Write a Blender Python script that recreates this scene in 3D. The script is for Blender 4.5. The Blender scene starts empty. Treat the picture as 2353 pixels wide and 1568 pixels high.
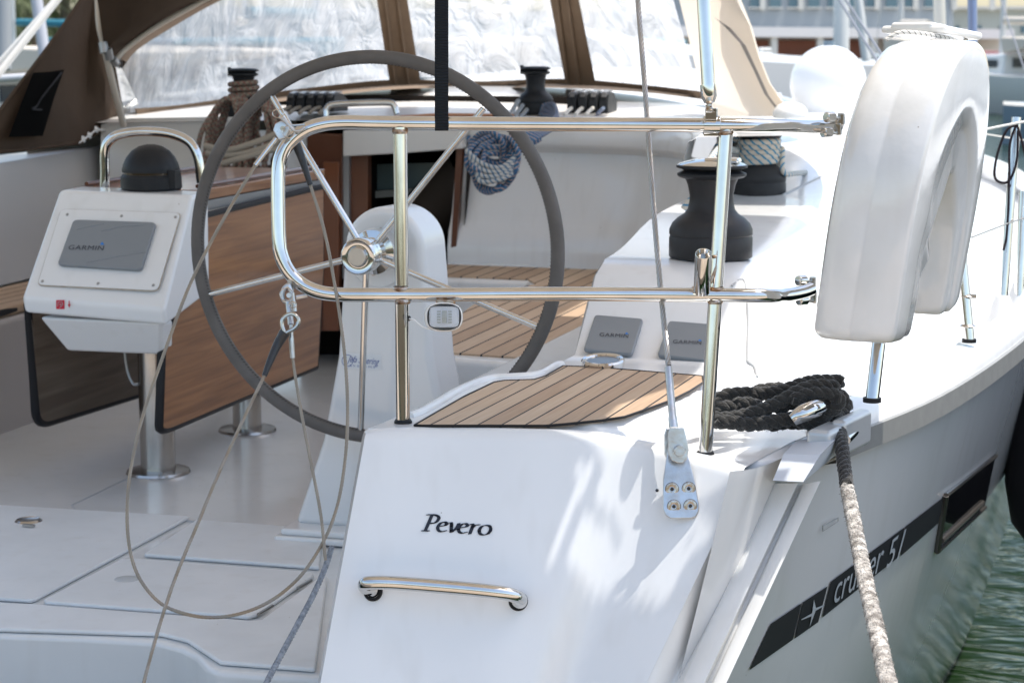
import bpy, bmesh, math, random
from mathutils import Vector, Matrix
from mathutils.bvhtree import BVHTree
R_ = math.radians
SC = bpy.context.scene
COL = SC.collection
# ------------------------------------------------------------------ camera
PITCH, YAW = R_(8.53), R_(15.55)
FPX = 2352*70/36.0
C0 = Vector((0, 0, 1.15))
FW = Vector((-math.sin(YAW)*math.cos(PITCH), math.cos(YAW)*math.cos(PITCH), -math.sin(PITCH)))
RT = Vector((math.cos(YAW), math.sin(YAW), 0))
UP = RT.cross(FW)
cd = bpy.data.cameras.new('camera'); cam = bpy.data.objects.new('camera', cd); COL.objects.link(cam)
cd.lens = 70; cd.sensor_width = 36; cd.sensor_fit = 'HORIZONTAL'; cd.clip_end = 2000; cd.clip_start = .05
cam.matrix_world = Matrix.Translation(C0) @ Matrix((RT, UP, -FW)).transposed().to_4x4()
cd.dof.use_dof = True; cd.dof.focus_distance = 3.5; cd.dof.aperture_fstop = 9.0
SC.camera = cam
# ------------------------------------------------------------------ light
SUN = Vector((0.29, 0.13, 0.95)).normalized()
w = bpy.data.worlds.new('World'); SC.world = w; w.use_nodes = True
nt = w.node_tree; bg = nt.nodes['Background']
sky = nt.nodes.new('ShaderNodeTexSky'); sky.sky_type = 'NISHITA'; sky.sun_disc = False
sky.sun_elevation = math.asin(SUN.z); sky.sun_rotation = math.atan2(SUN.x, SUN.y)
sky.air_density = 1.0; sky.dust_density = 2.0
wb = nt.nodes.new('ShaderNodeMix'); wb.data_type = 'RGBA'; wb.blend_type = 'MULTIPLY'; wb.inputs[0].default_value = 1; wb.inputs[7].default_value = (1.07, 1.025, .935, 1)
nt.links.new(sky.outputs[0], wb.inputs[6]); nt.links.new(wb.outputs[2], bg.inputs[0]); bg.inputs[1].default_value = 0.15
sl = bpy.data.lights.new('sun', 'SUN'); sl.energy = 2.3; sl.angle = R_(0.5); sl.color = (1, .955, .88)
so = bpy.data.objects.new('sun', sl); COL.objects.link(so); so.rotation_euler = SUN.to_track_quat('Z', 'Y').to_euler(); so.location = (3, 0, 12)
SC.view_settings.view_transform = 'Standard'; SC.view_settings.look = 'None'; SC.view_settings.exposure = 1.15; SC.view_settings.gamma = 1
SC.view_settings.use_curve_mapping = False
SC.cycles.max_bounces = 10; SC.cycles.transparent_max_bounces = 12
# ------------------------------------------------------------------ photo survey: a sight line through a pixel meets a real plane
def ray(x, y): return FW + RT*((x-1176)/FPX) + UP*((784-y)/FPX)
def P(x, y, d): return C0 + ray(x, y)*d
def PL(x, y, i, v):
    r = ray(x, y); return C0 + r*((v-C0[i])/r[i])
def PX(x, y, v): return PL(x, y, 0, v)
def PY(x, y, v): return PL(x, y, 1, v)
def PZ(x, y, v): return PL(x, y, 2, v)
def hit(bvh, x, y, off=.003):
    r = ray(x, y).normalized(); h = bvh.ray_cast(C0, r)
    if h[0] is None: return None
    n = h[1] if h[1].dot(r) < 0 else -h[1]
    return h[0] + n*off
def zc(x0, y0, s): return lambda a, b: ((x0+a/s)/1.0366, (y0+b/s)/1.0366)
q1 = zc(0, 0, 2.904); q2 = zc(800, 0, 2.6133); q3 = zc(1640, 0, 2.904); q4 = zc(0, 300, 2.904); q5 = zc(700, 500, 2.904)
q6 = zc(1400, 540, 2.904); q7 = zc(0, 1085, 2.904); q8 = zc(1638, 1085, 2.904); q9 = zc(800, 1085, 2.614); q11 = zc(2000, 200, 1.742)
q12 = zc(600, 220, 4.612); q13 = zc(1500, 850, 3.825); q14 = zc(1280, 560, 3.137); q15 = zc(1600, 330, 4.48)
# ------------------------------------------------------------------ materials
def lin(c): return tuple(((v/12.92) if v <= .04045 else ((v+.055)/1.055)**2.4) for v in c)
def rgb(r, g, b): return lin((r/255, g/255, b/255))
MC = {}
def mat(name, col=(.8, .8, .8), rough=.5, metal=0, coat=0, bump=None, var=None, spec=None, trans=0, ior=None, emis=None, alpha=1, sheen=0):
    if name in MC: return MC[name]
    m = bpy.data.materials.new(name); m.use_nodes = True; MC[name] = m
    t = m.node_tree; b = t.nodes['Principled BSDF']
    b.inputs['Base Color'].default_value = (*col, 1); b.inputs['Roughness'].default_value = rough; b.inputs['Metallic'].default_value = metal
    b.inputs['Coat Weight'].default_value = coat; b.inputs['Coat Roughness'].default_value = .08
    b.inputs['Transmission Weight'].default_value = trans; b.inputs['Alpha'].default_value = alpha
    if sheen: b.inputs['Sheen Weight'].default_value = sheen
    if ior: b.inputs['IOR'].default_value = ior
    if spec is None and max(col) < .1 and not metal and not coat and rough > .35: spec = .18
    if spec is not None: b.inputs['Specular IOR Level'].default_value = spec
    tc = t.nodes.new('ShaderNodeTexCoord')
    if var:      # (scale, amount, colour2)
        n = t.nodes.new('ShaderNodeTexNoise'); n.inputs['Scale'].default_value = var[0]; n.inputs['Detail'].default_value = 6
        t.links.new(tc.outputs['Object'], n.inputs['Vector'])
        r = t.nodes.new('ShaderNodeValToRGB'); r.color_ramp.elements[0].position = .5-var[1]; r.color_ramp.elements[1].position = .5+var[1]
        r.color_ramp.elements[0].color = (*var[2], 1); r.color_ramp.elements[1].color = (*col, 1)
        t.links.new(n.outputs['Fac'], r.inputs['Fac']); t.links.new(r.outputs['Color'], b.inputs['Base Color'])
        mr = t.nodes.new('ShaderNodeMapRange'); mr.inputs['To Min'].default_value = rough*1.35; mr.inputs['To Max'].default_value = rough*.75
        t.links.new(n.outputs['Fac'], mr.inputs['Value']); t.links.new(mr.outputs['Result'], b.inputs['Roughness'])
    if bump:     # (kind, scale, strength, dist)
        if bump[0] == 'noise':
            n2 = t.nodes.new('ShaderNodeTexNoise'); n2.inputs['Detail'].default_value = 4; n2.inputs['Scale'].default_value = bump[1]; o = n2.outputs['Fac']
        else:
            n2 = t.nodes.new('ShaderNodeTexWave'); n2.inputs['Scale'].default_value = bump[1]; o = n2.outputs['Fac']
            n2.bands_direction = bump[0]
        t.links.new(tc.outputs['Object'], n2.inputs['Vector'])
        bp = t.nodes.new('ShaderNodeBump'); bp.inputs['Strength'].default_value = bump[2]; bp.inputs['Distance'].default_value = bump[3]
        t.links.new(o, bp.inputs['Height']); t.links.new(bp.outputs['Normal'], b.inputs['Normal'])
    return m
def nodes(m): return m.node_tree, m.node_tree.nodes['Principled BSDF']
GEL = mat('gelcoat', (.79, .80, .81), .22, coat=.4, var=(2.2, .35, (.76, .77, .775)), bump=('noise', 3, .04, .01))
GELW = mat('gelcoat_worn', (.77, .77, .76), .3, coat=.2, var=(7, .2, (.68, .675, .65)), bump=('noise', 9, .05, .004))
SOLE = mat('nonskid', (.74, .76, .77), .2, coat=.3, var=(4, .2, (.66, .68, .69)))
def add_nonskid(m):
    t, b = nodes(m); tc = t.nodes.new('ShaderNodeTexCoord'); mp = t.nodes.new('ShaderNodeMapping'); mp.inputs['Rotation'].default_value = (0, 0, .78)
    t.links.new(tc.outputs['Object'], mp.inputs[0]); ck = t.nodes.new('ShaderNodeTexChecker'); ck.inputs['Scale'].default_value = 240
    t.links.new(mp.outputs[0], ck.inputs['Vector']); bp = t.nodes.new('ShaderNodeBump'); bp.inputs['Strength'].default_value = .25; bp.inputs['Distance'].default_value = .001
    t.links.new(ck.outputs['Fac'], bp.inputs['Height']); t.links.new(bp.outputs[0], b.inputs['Normal'])
NSK = mat('nonskid_diamond', (.74, .77, .79), .42, var=(5, .25, (.64, .67, .69))); add_nonskid(NSK)
CH = mat('polished_steel', (.72, .715, .70), .06, 1, var=(14, .25, (.57, .56, .54)))
CHR = mat('satin_steel', (.55, .53, .50), .22, 1, var=(9, .3, (.42, .40, .38)), bump=('noise', 60, .05, .002))
GALV = mat('worn_steel', (.62, .64, .66), .30, 1, var=(40, .2, (.48, .46, .44)), bump=('noise', 120, .35, .002))
RUSTY = mat('tea_stained_steel', (.55, .50, .44), .3, 1, var=(90, .12, (.30, .17, .09)))
WIRE = mat('wire_steel', (.42, .40, .38), .38, .85)
WIRED = mat('tarnished_wire', (.31, .275, .23), .4, .7)
BLK = mat('black_rubber', (.018, .018, .02), .5)
BPL = mat('black_plastic', (.025, .027, .031), .42, var=(20, .3, (.018, .019, .021)))
WIN = mat('winch_black', (.040, .040, .042), .42, var=(30, .25, (.03, .03, .032)), bump=('noise', 200, .12, .001))
TAPE = mat('black_tape', (.022, .023, .027), .35, bump=('noise', 150, .6, .003))
WHT = mat('white_plastic', (.80, .80, .79), .25, coat=.3)
BUOY = mat('moulded_white_plastic', (.78, .785, .79), .14, coat=.8, var=(9, .22, (.70, .70, .69)), bump=('noise', 11, .22, .012))
CANV = mat('brown_canvas', (.095, .068, .050), .9, spec=.1, var=(3, .3, (.070, .050, .037)), bump=('noise', 5, .35, .03))
CANV2 = mat('brown_canvas_hem', (.22, .155, .105), .8, var=(9, .3, (.17, .12, .08)), bump=('noise', 30, .3, .01))
BEIGE = mat('beige_canvas', (.66, .58, .48), .85, var=(4, .3, (.58, .50, .41)), bump=('noise', 6, .3, .02))
WHOSE = mat('tube_sleeve', (.62, .56, .48), .5)
ALU = mat('anodised_aluminium', (.36, .37, .38), .35, .7)
GREY = mat('grey_cover_plastic', (.235, .255, .275), .42, var=(6, .3, (.21, .23, .25)))
INK = mat('dark_ink', (.03, .035, .05), .4)
LOGO = mat('grey_print', (.055, .06, .075), .5)
LOGOB = mat('blue_print', (.02, .20, .62), .5)
RED = mat('red_sticker', (.60, .02, .05), .4)
PALEINK = mat('pale_print', (.42, .45, .47), .45)
STRIPE = mat('dark_stripe_vinyl', (.030, .031, .033), .5, spec=.25)
GLS = mat('dark_glass', (.01, .01, .012), .06)
WEB = mat('black_webbing', (.018, .022, .028), .8, bump=('Z', 60, .9, .003))
LEATH = mat('grey_leather', (.125, .115, .108), .62, var=(18, .25, (.095, .088, .083)), bump=('noise', 130, .35, .003))
STITCH = mat('stitch_thread', (.05, .048, .046), .8)
LENS = mat('clear_lens', (.85, .88, .92), .08, trans=.75, ior=1.3)
BLKROPE = mat('black_rope', (.05, .047, .043), .85, var=(80, .25, (.022, .021, .020)), bump=('noise', 260, .9, .004), sheen=.3)
PALEROPE = mat('frayed_pale_rope', (.66, .62, .57), .9, var=(55, .14, (.20, .18, .16)), bump=('noise', 260, 1.0, .006))
GREYROPE = mat('grey_braid', (.30, .33, .37), .8, var=(150, .2, (.12, .14, .17)), bump=('noise', 260, .9, .004))
BROWNWOOD = mat('varnished_dark_wood', (.14, .048, .020), .3, coat=.4, var=(6, .3, (.085, .028, .013)))
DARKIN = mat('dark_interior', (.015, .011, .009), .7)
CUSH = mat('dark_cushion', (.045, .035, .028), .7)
WHITEL = mat('white_line', (.75, .73, .68), .7)
def add_specks(m, scale=26, size=.035):
    t, b = nodes(m); src = b.inputs['Base Color'].links[0].from_socket; tc = t.nodes.new('ShaderNodeTexCoord')
    v = t.nodes.new('ShaderNodeTexVoronoi'); v.inputs['Scale'].default_value = scale; t.links.new(tc.outputs['Object'], v.inputs['Vector'])
    a = t.nodes.new('ShaderNodeMath'); a.operation = 'LESS_THAN'; a.inputs[1].default_value = size; t.links.new(v.outputs['Distance'], a.inputs[0])
    sx = t.nodes.new('ShaderNodeSeparateXYZ'); t.links.new(v.outputs['Color'], sx.inputs[0])
    c = t.nodes.new('ShaderNodeMath'); c.operation = 'GREATER_THAN'; c.inputs[1].default_value = .72; t.links.new(sx.outputs[0], c.inputs[0])
    d = t.nodes.new('ShaderNodeMath'); d.operation = 'MULTIPLY'; t.links.new(a.outputs[0], d.inputs[0]); t.links.new(c.outputs[0], d.inputs[1])
    k = t.nodes.new('ShaderNodeMix'); k.data_type = 'RGBA'; t.links.new(d.outputs[0], k.inputs[0]); t.links.new(src, k.inputs[6]); k.inputs[7].default_value = (.32, .28, .24, 1)
    n = t.nodes.new('ShaderNodeTexNoise'); n.inputs['Scale'].default_value = 2; mp = t.nodes.new('ShaderNodeMapping'); mp.inputs['Scale'].default_value = (9, 9, .7); t.links.new(tc.outputs['Object'], mp.inputs[0]); t.links.new(mp.outputs[0], n.inputs['Vector'])
    r = t.nodes.new('ShaderNodeMapRange'); r.inputs['From Min'].default_value = .55; r.inputs['From Max'].default_value = .8; r.inputs['To Max'].default_value = .16; t.links.new(n.outputs['Fac'], r.inputs['Value'])
    k2 = t.nodes.new('ShaderNodeMix'); k2.data_type = 'RGBA'; t.links.new(r.outputs[0], k2.inputs[0]); t.links.new(k.outputs[2], k2.inputs[6]); k2.inputs[7].default_value = (.45, .42, .36, 1)
    t.links.new(k2.outputs[2], b.inputs['Base Color'])
for m__ in (GEL, GELW, SOLE, NSK, BUOY): add_specks(m__)
def rope_mat(name, base, f1, f2, dens=1.0, k2v=.30):
    m = mat(name, base, .85); t, b = nodes(m)
    uv = t.nodes.new('ShaderNodeUVMap'); sp = t.nodes.new('ShaderNodeSeparateXYZ'); t.links.new(uv.outputs[0], sp.inputs[0])
    def M(op, a, bb):
        n = t.nodes.new('ShaderNodeMath'); n.operation = op
        for i, v in enumerate((a, bb)):
            if v is None: continue
            if isinstance(v, (int, float)): n.inputs[i].default_value = v
            else: t.links.new(v, n.inputs[i])
        return n.outputs[0]
    L = M('MULTIPLY', sp.outputs[0], 28*dens)       # u in metres
    a = M('FRACT', M('ADD', L, M('MULTIPLY', sp.outputs[1], 2)), None); c = M('FRACT', M('SUBTRACT', L, M('MULTIPLY', sp.outputs[1], 2)), None)
    k1 = M('LESS_THAN', a, .42); k2 = M('LESS_THAN', c, k2v)
    def mix(f, A, B):
        x = t.nodes.new('ShaderNodeMix'); x.data_type = 'RGBA'; t.links.new(f, x.inputs[0])
        for s, v in ((6, A), (7, B)):
            if isinstance(v, tuple): x.inputs[s].default_value = (*v, 1)
            else: t.links.new(v, x.inputs[s])
        return x.outputs[2]
    t.links.new(mix(k2, mix(k1, base, f1), f2), b.inputs['Base Color'])
    ck = t.nodes.new('ShaderNodeTexNoise'); ck.inputs['Scale'].default_value = 400; tc = t.nodes.new('ShaderNodeTexCoord'); t.links.new(tc.outputs['Object'], ck.inputs['Vector'])
    bp = t.nodes.new('ShaderNodeBump'); bp.inputs['Strength'].default_value = .6; bp.inputs['Distance'].default_value = .003
    t.links.new(ck.outputs['Fac'], bp.inputs['Height']); t.links.new(bp.outputs[0], b.inputs['Normal'])
    return m
ROPEBR = rope_mat('blue_red_rope', (.50, .49, .46), (.50, .49, .46), (.04, .13, .24), 2.2, .35)
ROPEBR2 = rope_mat('blue_rope_red_fleck', (.035, .10, .20), (.045, .15, .27), (.52, .36, .30), 2.4, .22)
ROPEBW = rope_mat('white_rope_blue_fleck', (.62, .57, .49), (.62, .57, .49), (.05, .24, .40), 1.5)
ROPETAN = rope_mat('tan_rope_red_fleck', (.24, .20, .155), (.15, .12, .095), (.24, .06, .045), 2.0, .18)
ROPEWB = rope_mat('white_rope_black_fleck', (.75, .73, .69), (.75, .73, .69), (.06, .06, .06), 3.2, .16)
def wood_mat(name, c1, c2, ang, stretch=14, rough=.35, coat=.3, scale=3.0, axis='XY'):
    m = mat(name, c1, rough, coat=coat); t, b = nodes(m)
    tc = t.nodes.new('ShaderNodeTexCoord'); mp = t.nodes.new('ShaderNodeMapping')
    mp.inputs['Rotation'].default_value = ang if isinstance(ang, tuple) else (0, 0, ang); t.links.new(tc.outputs['Object'], mp.inputs[0])
    mp2 = t.nodes.new('ShaderNodeMapping'); mp2.inputs['Scale'].default_value = (stretch, 1, stretch); t.links.new(mp.outputs[0], mp2.inputs[0])
    n = t.nodes.new('ShaderNodeTexNoise'); n.inputs['Scale'].default_value = scale; n.inputs['Detail'].default_value = 8; n.inputs['Distortion'].default_value = .6
    t.links.new(mp2.outputs[0], n.inputs['Vector'])
    r = t.nodes.new('ShaderNodeValToRGB'); r.color_ramp.elements[0].position = .32; r.color_ramp.elements[1].position = .68
    r.color_ramp.elements[0].color = (*c2, 1); r.color_ramp.elements[1].color = (*c1, 1)
    t.links.new(n.outputs['Fac'], r.inputs[0]); t.links.new(r.outputs[0], b.inputs['Base Color'])
    bp = t.nodes.new('ShaderNodeBump'); bp.inputs['Strength'].default_value = .12; bp.inputs['Distance'].default_value = .002
    t.links.new(n.outputs['Fac'], bp.inputs['Height']); t.links.new(bp.outputs[0], b.inputs['Normal'])
    return m
TABLEW = wood_mat('table_veneer', (.36, .165, .066), (.19, .078, .031), 0, 26, .30, .5, 2.2)
TABLEW2 = wood_mat('worn_table_veneer', (.20, .16, .12), (.12, .085, .058), 0, 16, .5, .1, 2.2)
def teak_mat(name, ang, width, off=0.0):
    m = mat(name, (.45, .3, .19), .7); t, b = nodes(m)
    tc = t.nodes.new('ShaderNodeTexCoord'); mp = t.nodes.new('ShaderNodeMapping'); mp.inputs['Rotation'].default_value = (0, 0, ang); mp.inputs['Location'].default_value = (off, 0, 0)
    t.links.new(tc.outputs['Object'], mp.inputs[0]); sp = t.nodes.new('ShaderNodeSeparateXYZ'); t.links.new(mp.outputs[0], sp.inputs[0])
    def M(op, a, bb=None):
        n = t.nodes.new('ShaderNodeMath'); n.operation = op
        for i, v in enumerate((a, bb)):
            if v is None: continue
            if isinstance(v, (int, float)): n.inputs[i].default_value = v
            else: t.links.new(v, n.inputs[i])
        return n.outputs[0]
    x = M('DIVIDE', sp.outputs[0], width); fr = M('FRACT', x); ix = M('FLOOR', x)
    line = M('LESS_THAN', fr, .10)
    wn = t.nodes.new('ShaderNodeTexWhiteNoise'); wn.noise_dimensions = '1D'; t.links.new(ix, wn.inputs['W'])
    mp2 = t.nodes.new('ShaderNodeMapping'); mp2.inputs['Scale'].default_value = (1, .035, 1); t.links.new(mp.outputs[0], mp2.inputs[0])
    cx = t.nodes.new('ShaderNodeCombineXYZ'); s2 = t.nodes.new('ShaderNodeSeparateXYZ'); t.links.new(mp2.outputs[0], s2.inputs[0])
    t.links.new(M('ADD', s2.outputs[0], M('MULTIPLY', wn.outputs[0], 7)), cx.inputs[0]); t.links.new(s2.outputs[1], cx.inputs[1]); t.links.new(M('MULTIPLY', wn.outputs[0], 31), cx.inputs[2])
    n = t.nodes.new('ShaderNodeTexNoise'); n.inputs['Scale'].default_value = 230; n.inputs['Detail'].default_value = 5; t.links.new(cx.outputs[0], n.inputs['Vector'])
    v = M('ADD', M('MULTIPLY', n.outputs['Fac'], .55), M('MULTIPLY', wn.outputs[0], .45))
    r = t.nodes.new('ShaderNodeValToRGB'); e = r.color_ramp.elements
    e[0].position = .2; e[0].color = (.37, .255, .17, 1); e[1].position = .8; e[1].color = (.58, .455, .335, 1)
    k = r.color_ramp.elements.new(.5); k.color = (.48, .345, .235, 1)
    t.links.new(v, r.inputs[0])
    x2 = t.nodes.new('ShaderNodeMix'); x2.data_type = 'RGBA'; t.links.new(line, x2.inputs[0]); t.links.new(r.outputs[0], x2.inputs[6]); x2.inputs[7].default_value = (.012, .013, .015, 1)
    t.links.new(x2.outputs[2], b.inputs['Base Color'])
    bp = t.nodes.new('ShaderNodeBump'); bp.inputs['Strength'].default_value = .3; bp.inputs['Distance'].default_value = .002
    t.links.new(M('SUBTRACT', v, M('MULTIPLY', line, 1.0)), bp.inputs['Height']); t.links.new(bp.outputs[0], b.inputs['Normal'])
    return m
def vinyl_mat():
    m = bpy.data.materials.new('clear_vinyl'); m.use_nodes = True; t = m.node_tree; t.nodes.clear()
    o = t.nodes.new('ShaderNodeOutputMaterial'); mx = t.nodes.new('ShaderNodeMixShader'); mx2 = t.nodes.new('ShaderNodeMixShader')
    tr = t.nodes.new('ShaderNodeBsdfTransparent'); tr.inputs[0].default_value = (.93, .95, .97, 1)
    tl = t.nodes.new('ShaderNodeBsdfTranslucent'); tl.inputs[0].default_value = (.60, .61, .62, 1)
    g = t.nodes.new('ShaderNodeBsdfGlossy'); g.inputs['Roughness'].default_value = .12
    tc = t.nodes.new('ShaderNodeTexCoord'); mp = t.nodes.new('ShaderNodeMapping'); mp.inputs['Scale'].default_value = (3.5, 3.5, .9); t.links.new(tc.outputs['Object'], mp.inputs[0])
    n = t.nodes.new('ShaderNodeTexNoise'); n.inputs['Scale'].default_value = 2.4; n.inputs['Detail'].default_value = 7; n.inputs['Distortion'].default_value = 1.4; t.links.new(mp.outputs[0], n.inputs['Vector'])
    bp = t.nodes.new('ShaderNodeBump'); bp.inputs['Strength'].default_value = .8; bp.inputs['Distance'].default_value = .08
    t.links.new(n.outputs['Fac'], bp.inputs['Height']); t.links.new(bp.outputs[0], g.inputs['Normal']); t.links.new(bp.outputs[0], tl.inputs['Normal'])
    r = t.nodes.new('ShaderNodeMapRange'); r.inputs['From Min'].default_value = .3; r.inputs['From Max'].default_value = .7; r.inputs['To Min'].default_value = .45; r.inputs['To Max'].default_value = .88
    t.links.new(n.outputs['Fac'], r.inputs['Value']); t.links.new(r.outputs[0], mx.inputs[0])
    t.links.new(tr.outputs[0], mx.inputs[1]); t.links.new(tl.outputs[0], mx.inputs[2])
    mx2.inputs[0].default_value = .14; t.links.new(mx.outputs[0], mx2.inputs[1]); t.links.new(g.outputs[0], mx2.inputs[2]); t.links.new(mx2.outputs[0], o.inputs[0])
    return m
VINYL = vinyl_mat()
def water_mat():
    m = mat('harbour_water', (.008, .022, .006), .09, spec=.06); t, b = nodes(m)
    tc = t.nodes.new('ShaderNodeTexCoord'); mp = t.nodes.new('ShaderNodeMapping'); mp.inputs['Scale'].default_value = (.8, 2.2, 1); mp.inputs['Rotation'].default_value = (0, 0, .3); t.links.new(tc.outputs['Object'], mp.inputs[0])
    n = t.nodes.new('ShaderNodeTexNoise'); n.inputs['Scale'].default_value = 2.6; n.inputs['Detail'].default_value = 3; n.inputs['Distortion'].default_value = .8; t.links.new(mp.outputs[0], n.inputs['Vector'])
    bp = t.nodes.new('ShaderNodeBump'); bp.inputs['Strength'].default_value = .55; bp.inputs['Distance'].default_value = .10
    t.links.new(n.outputs['Fac'], bp.inputs['Height']); t.links.new(bp.outputs[0], b.inputs['Normal'])
    return m
WATER = water_mat()
# ------------------------------------------------------------------ mesh builder
class MB:
    def __init__(s): s.v = []; s.f = []; s.uv = {}
    def poly(s, pts, flip=False):
        i = len(s.v); s.v += [Vector(p) for p in pts]; idx = list(range(i, i+len(pts)))
        s.f.append(idx[::-1] if flip else idx); return s
    def grid(s, rows, cu=False, cv=False, uvs=None):
        n = len(rows[0]); b = len(s.v)
        for r in rows: s.v += [Vector(p) for p in r]
        m = len(rows)
        for i in range(m if cv else m-1):
            for j in range(n if cu else n-1):
                a = b+i*n+j; j2 = (j+1) % n; i2 = (i+1) % m
                q = [a, b+i*n+j2, b+i2*n+j2, b+i2*n+j]
                if uvs: s.uv[len(s.f)] = [(uvs[i], j/n), (uvs[i], (j+1)/n), (uvs[i+1 if i+1 < len(uvs) else i], (j+1)/n), (uvs[i+1 if i+1 < len(uvs) else i], j/n)]
                s.f.append(q)
        return s
    def tube(s, pts, r, n=14, closed=False, caps=True):
        pts = [Vector(p) for p in pts]; m = len(pts); rr = r if callable(r) else (lambda t: r)
        T = []
        for i in range(m):
            a = pts[(i-1) % m] if (closed or i > 0) else pts[0]; b = pts[(i+1) % m] if (closed or i < m-1) else pts[-1]
            T.append((b-a).normalized())
        nrm = T[0].orthogonal().normalized(); rows = []; uvs = []; L = 0
        for i in range(m):
            if i: L += (pts[i]-pts[i-1]).length
            nrm = (nrm - T[i]*nrm.dot(T[i])); nrm = nrm.normalized() if nrm.length > 1e-6 else T[i].orthogonal().normalized()
            bn = T[i].cross(nrm); q = rr(i/(m-1))
            rows.append([pts[i]+(nrm*math.cos(k*2*math.pi/n)+bn*math.sin(k*2*math.pi/n))*q for k in range(n)]); uvs.append(L)
        b = len(s.v); s.grid(rows, cu=True, cv=closed, uvs=uvs)
        if caps and not closed:
            s.f.append([b+k for k in range(n)][::-1]); s.f.append([b+(m-1)*n+k for k in range(n)])
        return s
    def lathe(s, prof, o, ax=(0, 0, 1), n=32, a0=0, a1=2*math.pi):
        ax = Vector(ax).normalized(); u = ax.orthogonal().normalized(); v = ax.cross(u); o = Vector(o)
        full = abs(a1-a0-2*math.pi) < 1e-6; k = n if full else n+1
        rows = [[o+ax*z+(u*math.cos(a0+(a1-a0)*i/n)+v*math.sin(a0+(a1-a0)*i/n))*max(r, 1e-5) for i in range(k)] for r, z in prof]
        return s.grid(rows, cu=full)
    def cyl(s, a, b, r, n=24, r2=None):
        a = Vector(a); b = Vector(b); h = (b-a).length; r2 = r if r2 is None else r2
        return s.lathe([(0, 0), (r, 0), (r2, h), (0, h)], a, b-a, n)
    def box(s, c, size, rot=None):
        c = Vector(c); h = [x/2 for x in size]; M = rot if rot is not None else Matrix.Identity(3)
        p = [c+M @ Vector((x*h[0], y*h[1], z*h[2])) for x in (-1, 1) for y in (-1, 1) for z in (-1, 1)]
        b = len(s.v); s.v += p
        for q in ((0, 1, 3, 2), (4, 6, 7, 5), (0, 4, 5, 1), (2, 3, 7, 6), (0, 2, 6, 4), (1, 5, 7, 3)): s.f.append([b+i for i in q])
        return s
    def prism(s, pts, vec):
        pts = [Vector(p) for p in pts]; vec = Vector(vec); n = len(pts); b = len(s.v)
        s.v += pts + [p+vec for p in pts]
        s.f.append(list(range(b, b+n))[::-1]); s.f.append(list(range(b+n, b+2*n)))
        for i in range(n): s.f.append([b+i, b+(i+1) % n, b+n+(i+1) % n, b+n+i])
        return s
    def add(s, o):
        b = len(s.v); k = len(s.f); s.v += o.v; s.f += [[i+b for i in f] for f in o.f]
        for i, u in o.uv.items(): s.uv[i+k] = u
        return s
    def xf(s, M): s.v = [M @ v for v in s.v]; return s
def smooth(pts, k=6, closed=False):
    pts = [Vector(p) for p in pts]; n = len(pts); out = []
    for i in range(n if closed else n-1):
        a = pts[(i-1) % n] if (closed or i > 0) else pts[0]*2-pts[1]; b = pts[i]; c = pts[(i+1) % n]; d = pts[(i+2) % n] if (closed or i+2 < n) else pts[-1]*2-pts[-2]
        for j in range(k):
            t = j/k; out.append(.5*((2*b)+(c-a)*t+(2*a-5*b+4*c-d)*t*t+(3*b-a-3*c+d)*t**3))
    if not closed: out.append(pts[-1])
    return out
def resample(pts, step):
    out = [pts[0]]; acc = 0
    for a, b in zip(pts, pts[1:]):
        L = (b-a).length
        if L < 1e-9: continue
        t = step-acc
        while t <= L: out.append(a+(b-a)*(t/L)); t += step
        acc = L-(t-step)
    return out
def frames(pts):
    T = [(pts[min(i+1, len(pts)-1)]-pts[max(i-1, 0)]).normalized() for i in range(len(pts))]; n = T[0].orthogonal().normalized(); o = []
    for t in T:
        n = (n-t*n.dot(t)).normalized(); o.append((n, t.cross(n)))
    return o
def laid(mb, pts, R, strands=3, pitch=.05, sr=None, ns=8, step=None, jit=0):
    """a laid rope: strands twisted round the centre line"""
    pts = resample([Vector(p) for p in pts], step or pitch/9); fr = frames(pts); L = 0; st = step or pitch/9
    sr = sr or R*.54
    for k in range(strands):
        c = []
        for i, p in enumerate(pts):
            a = 2*math.pi*(i*st/pitch + k/strands); n, b = fr[i]; rr = (R-sr*.92)
            q = p+(n*math.cos(a)+b*math.sin(a))*rr
            if jit: q += Vector((random.uniform(-jit, jit), random.uniform(-jit, jit), random.uniform(-jit, jit)))
            c.append(q)
        mb.tube(c, sr, ns)
    return mb
def setp(o, label=None, cat=None, group=None, kind=None, category=None):
    cat = cat or category
    for k, v in (('label', label), ('category', cat), ('group', group), ('kind', kind)):
        if v: o[k] = v
    return o
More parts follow.
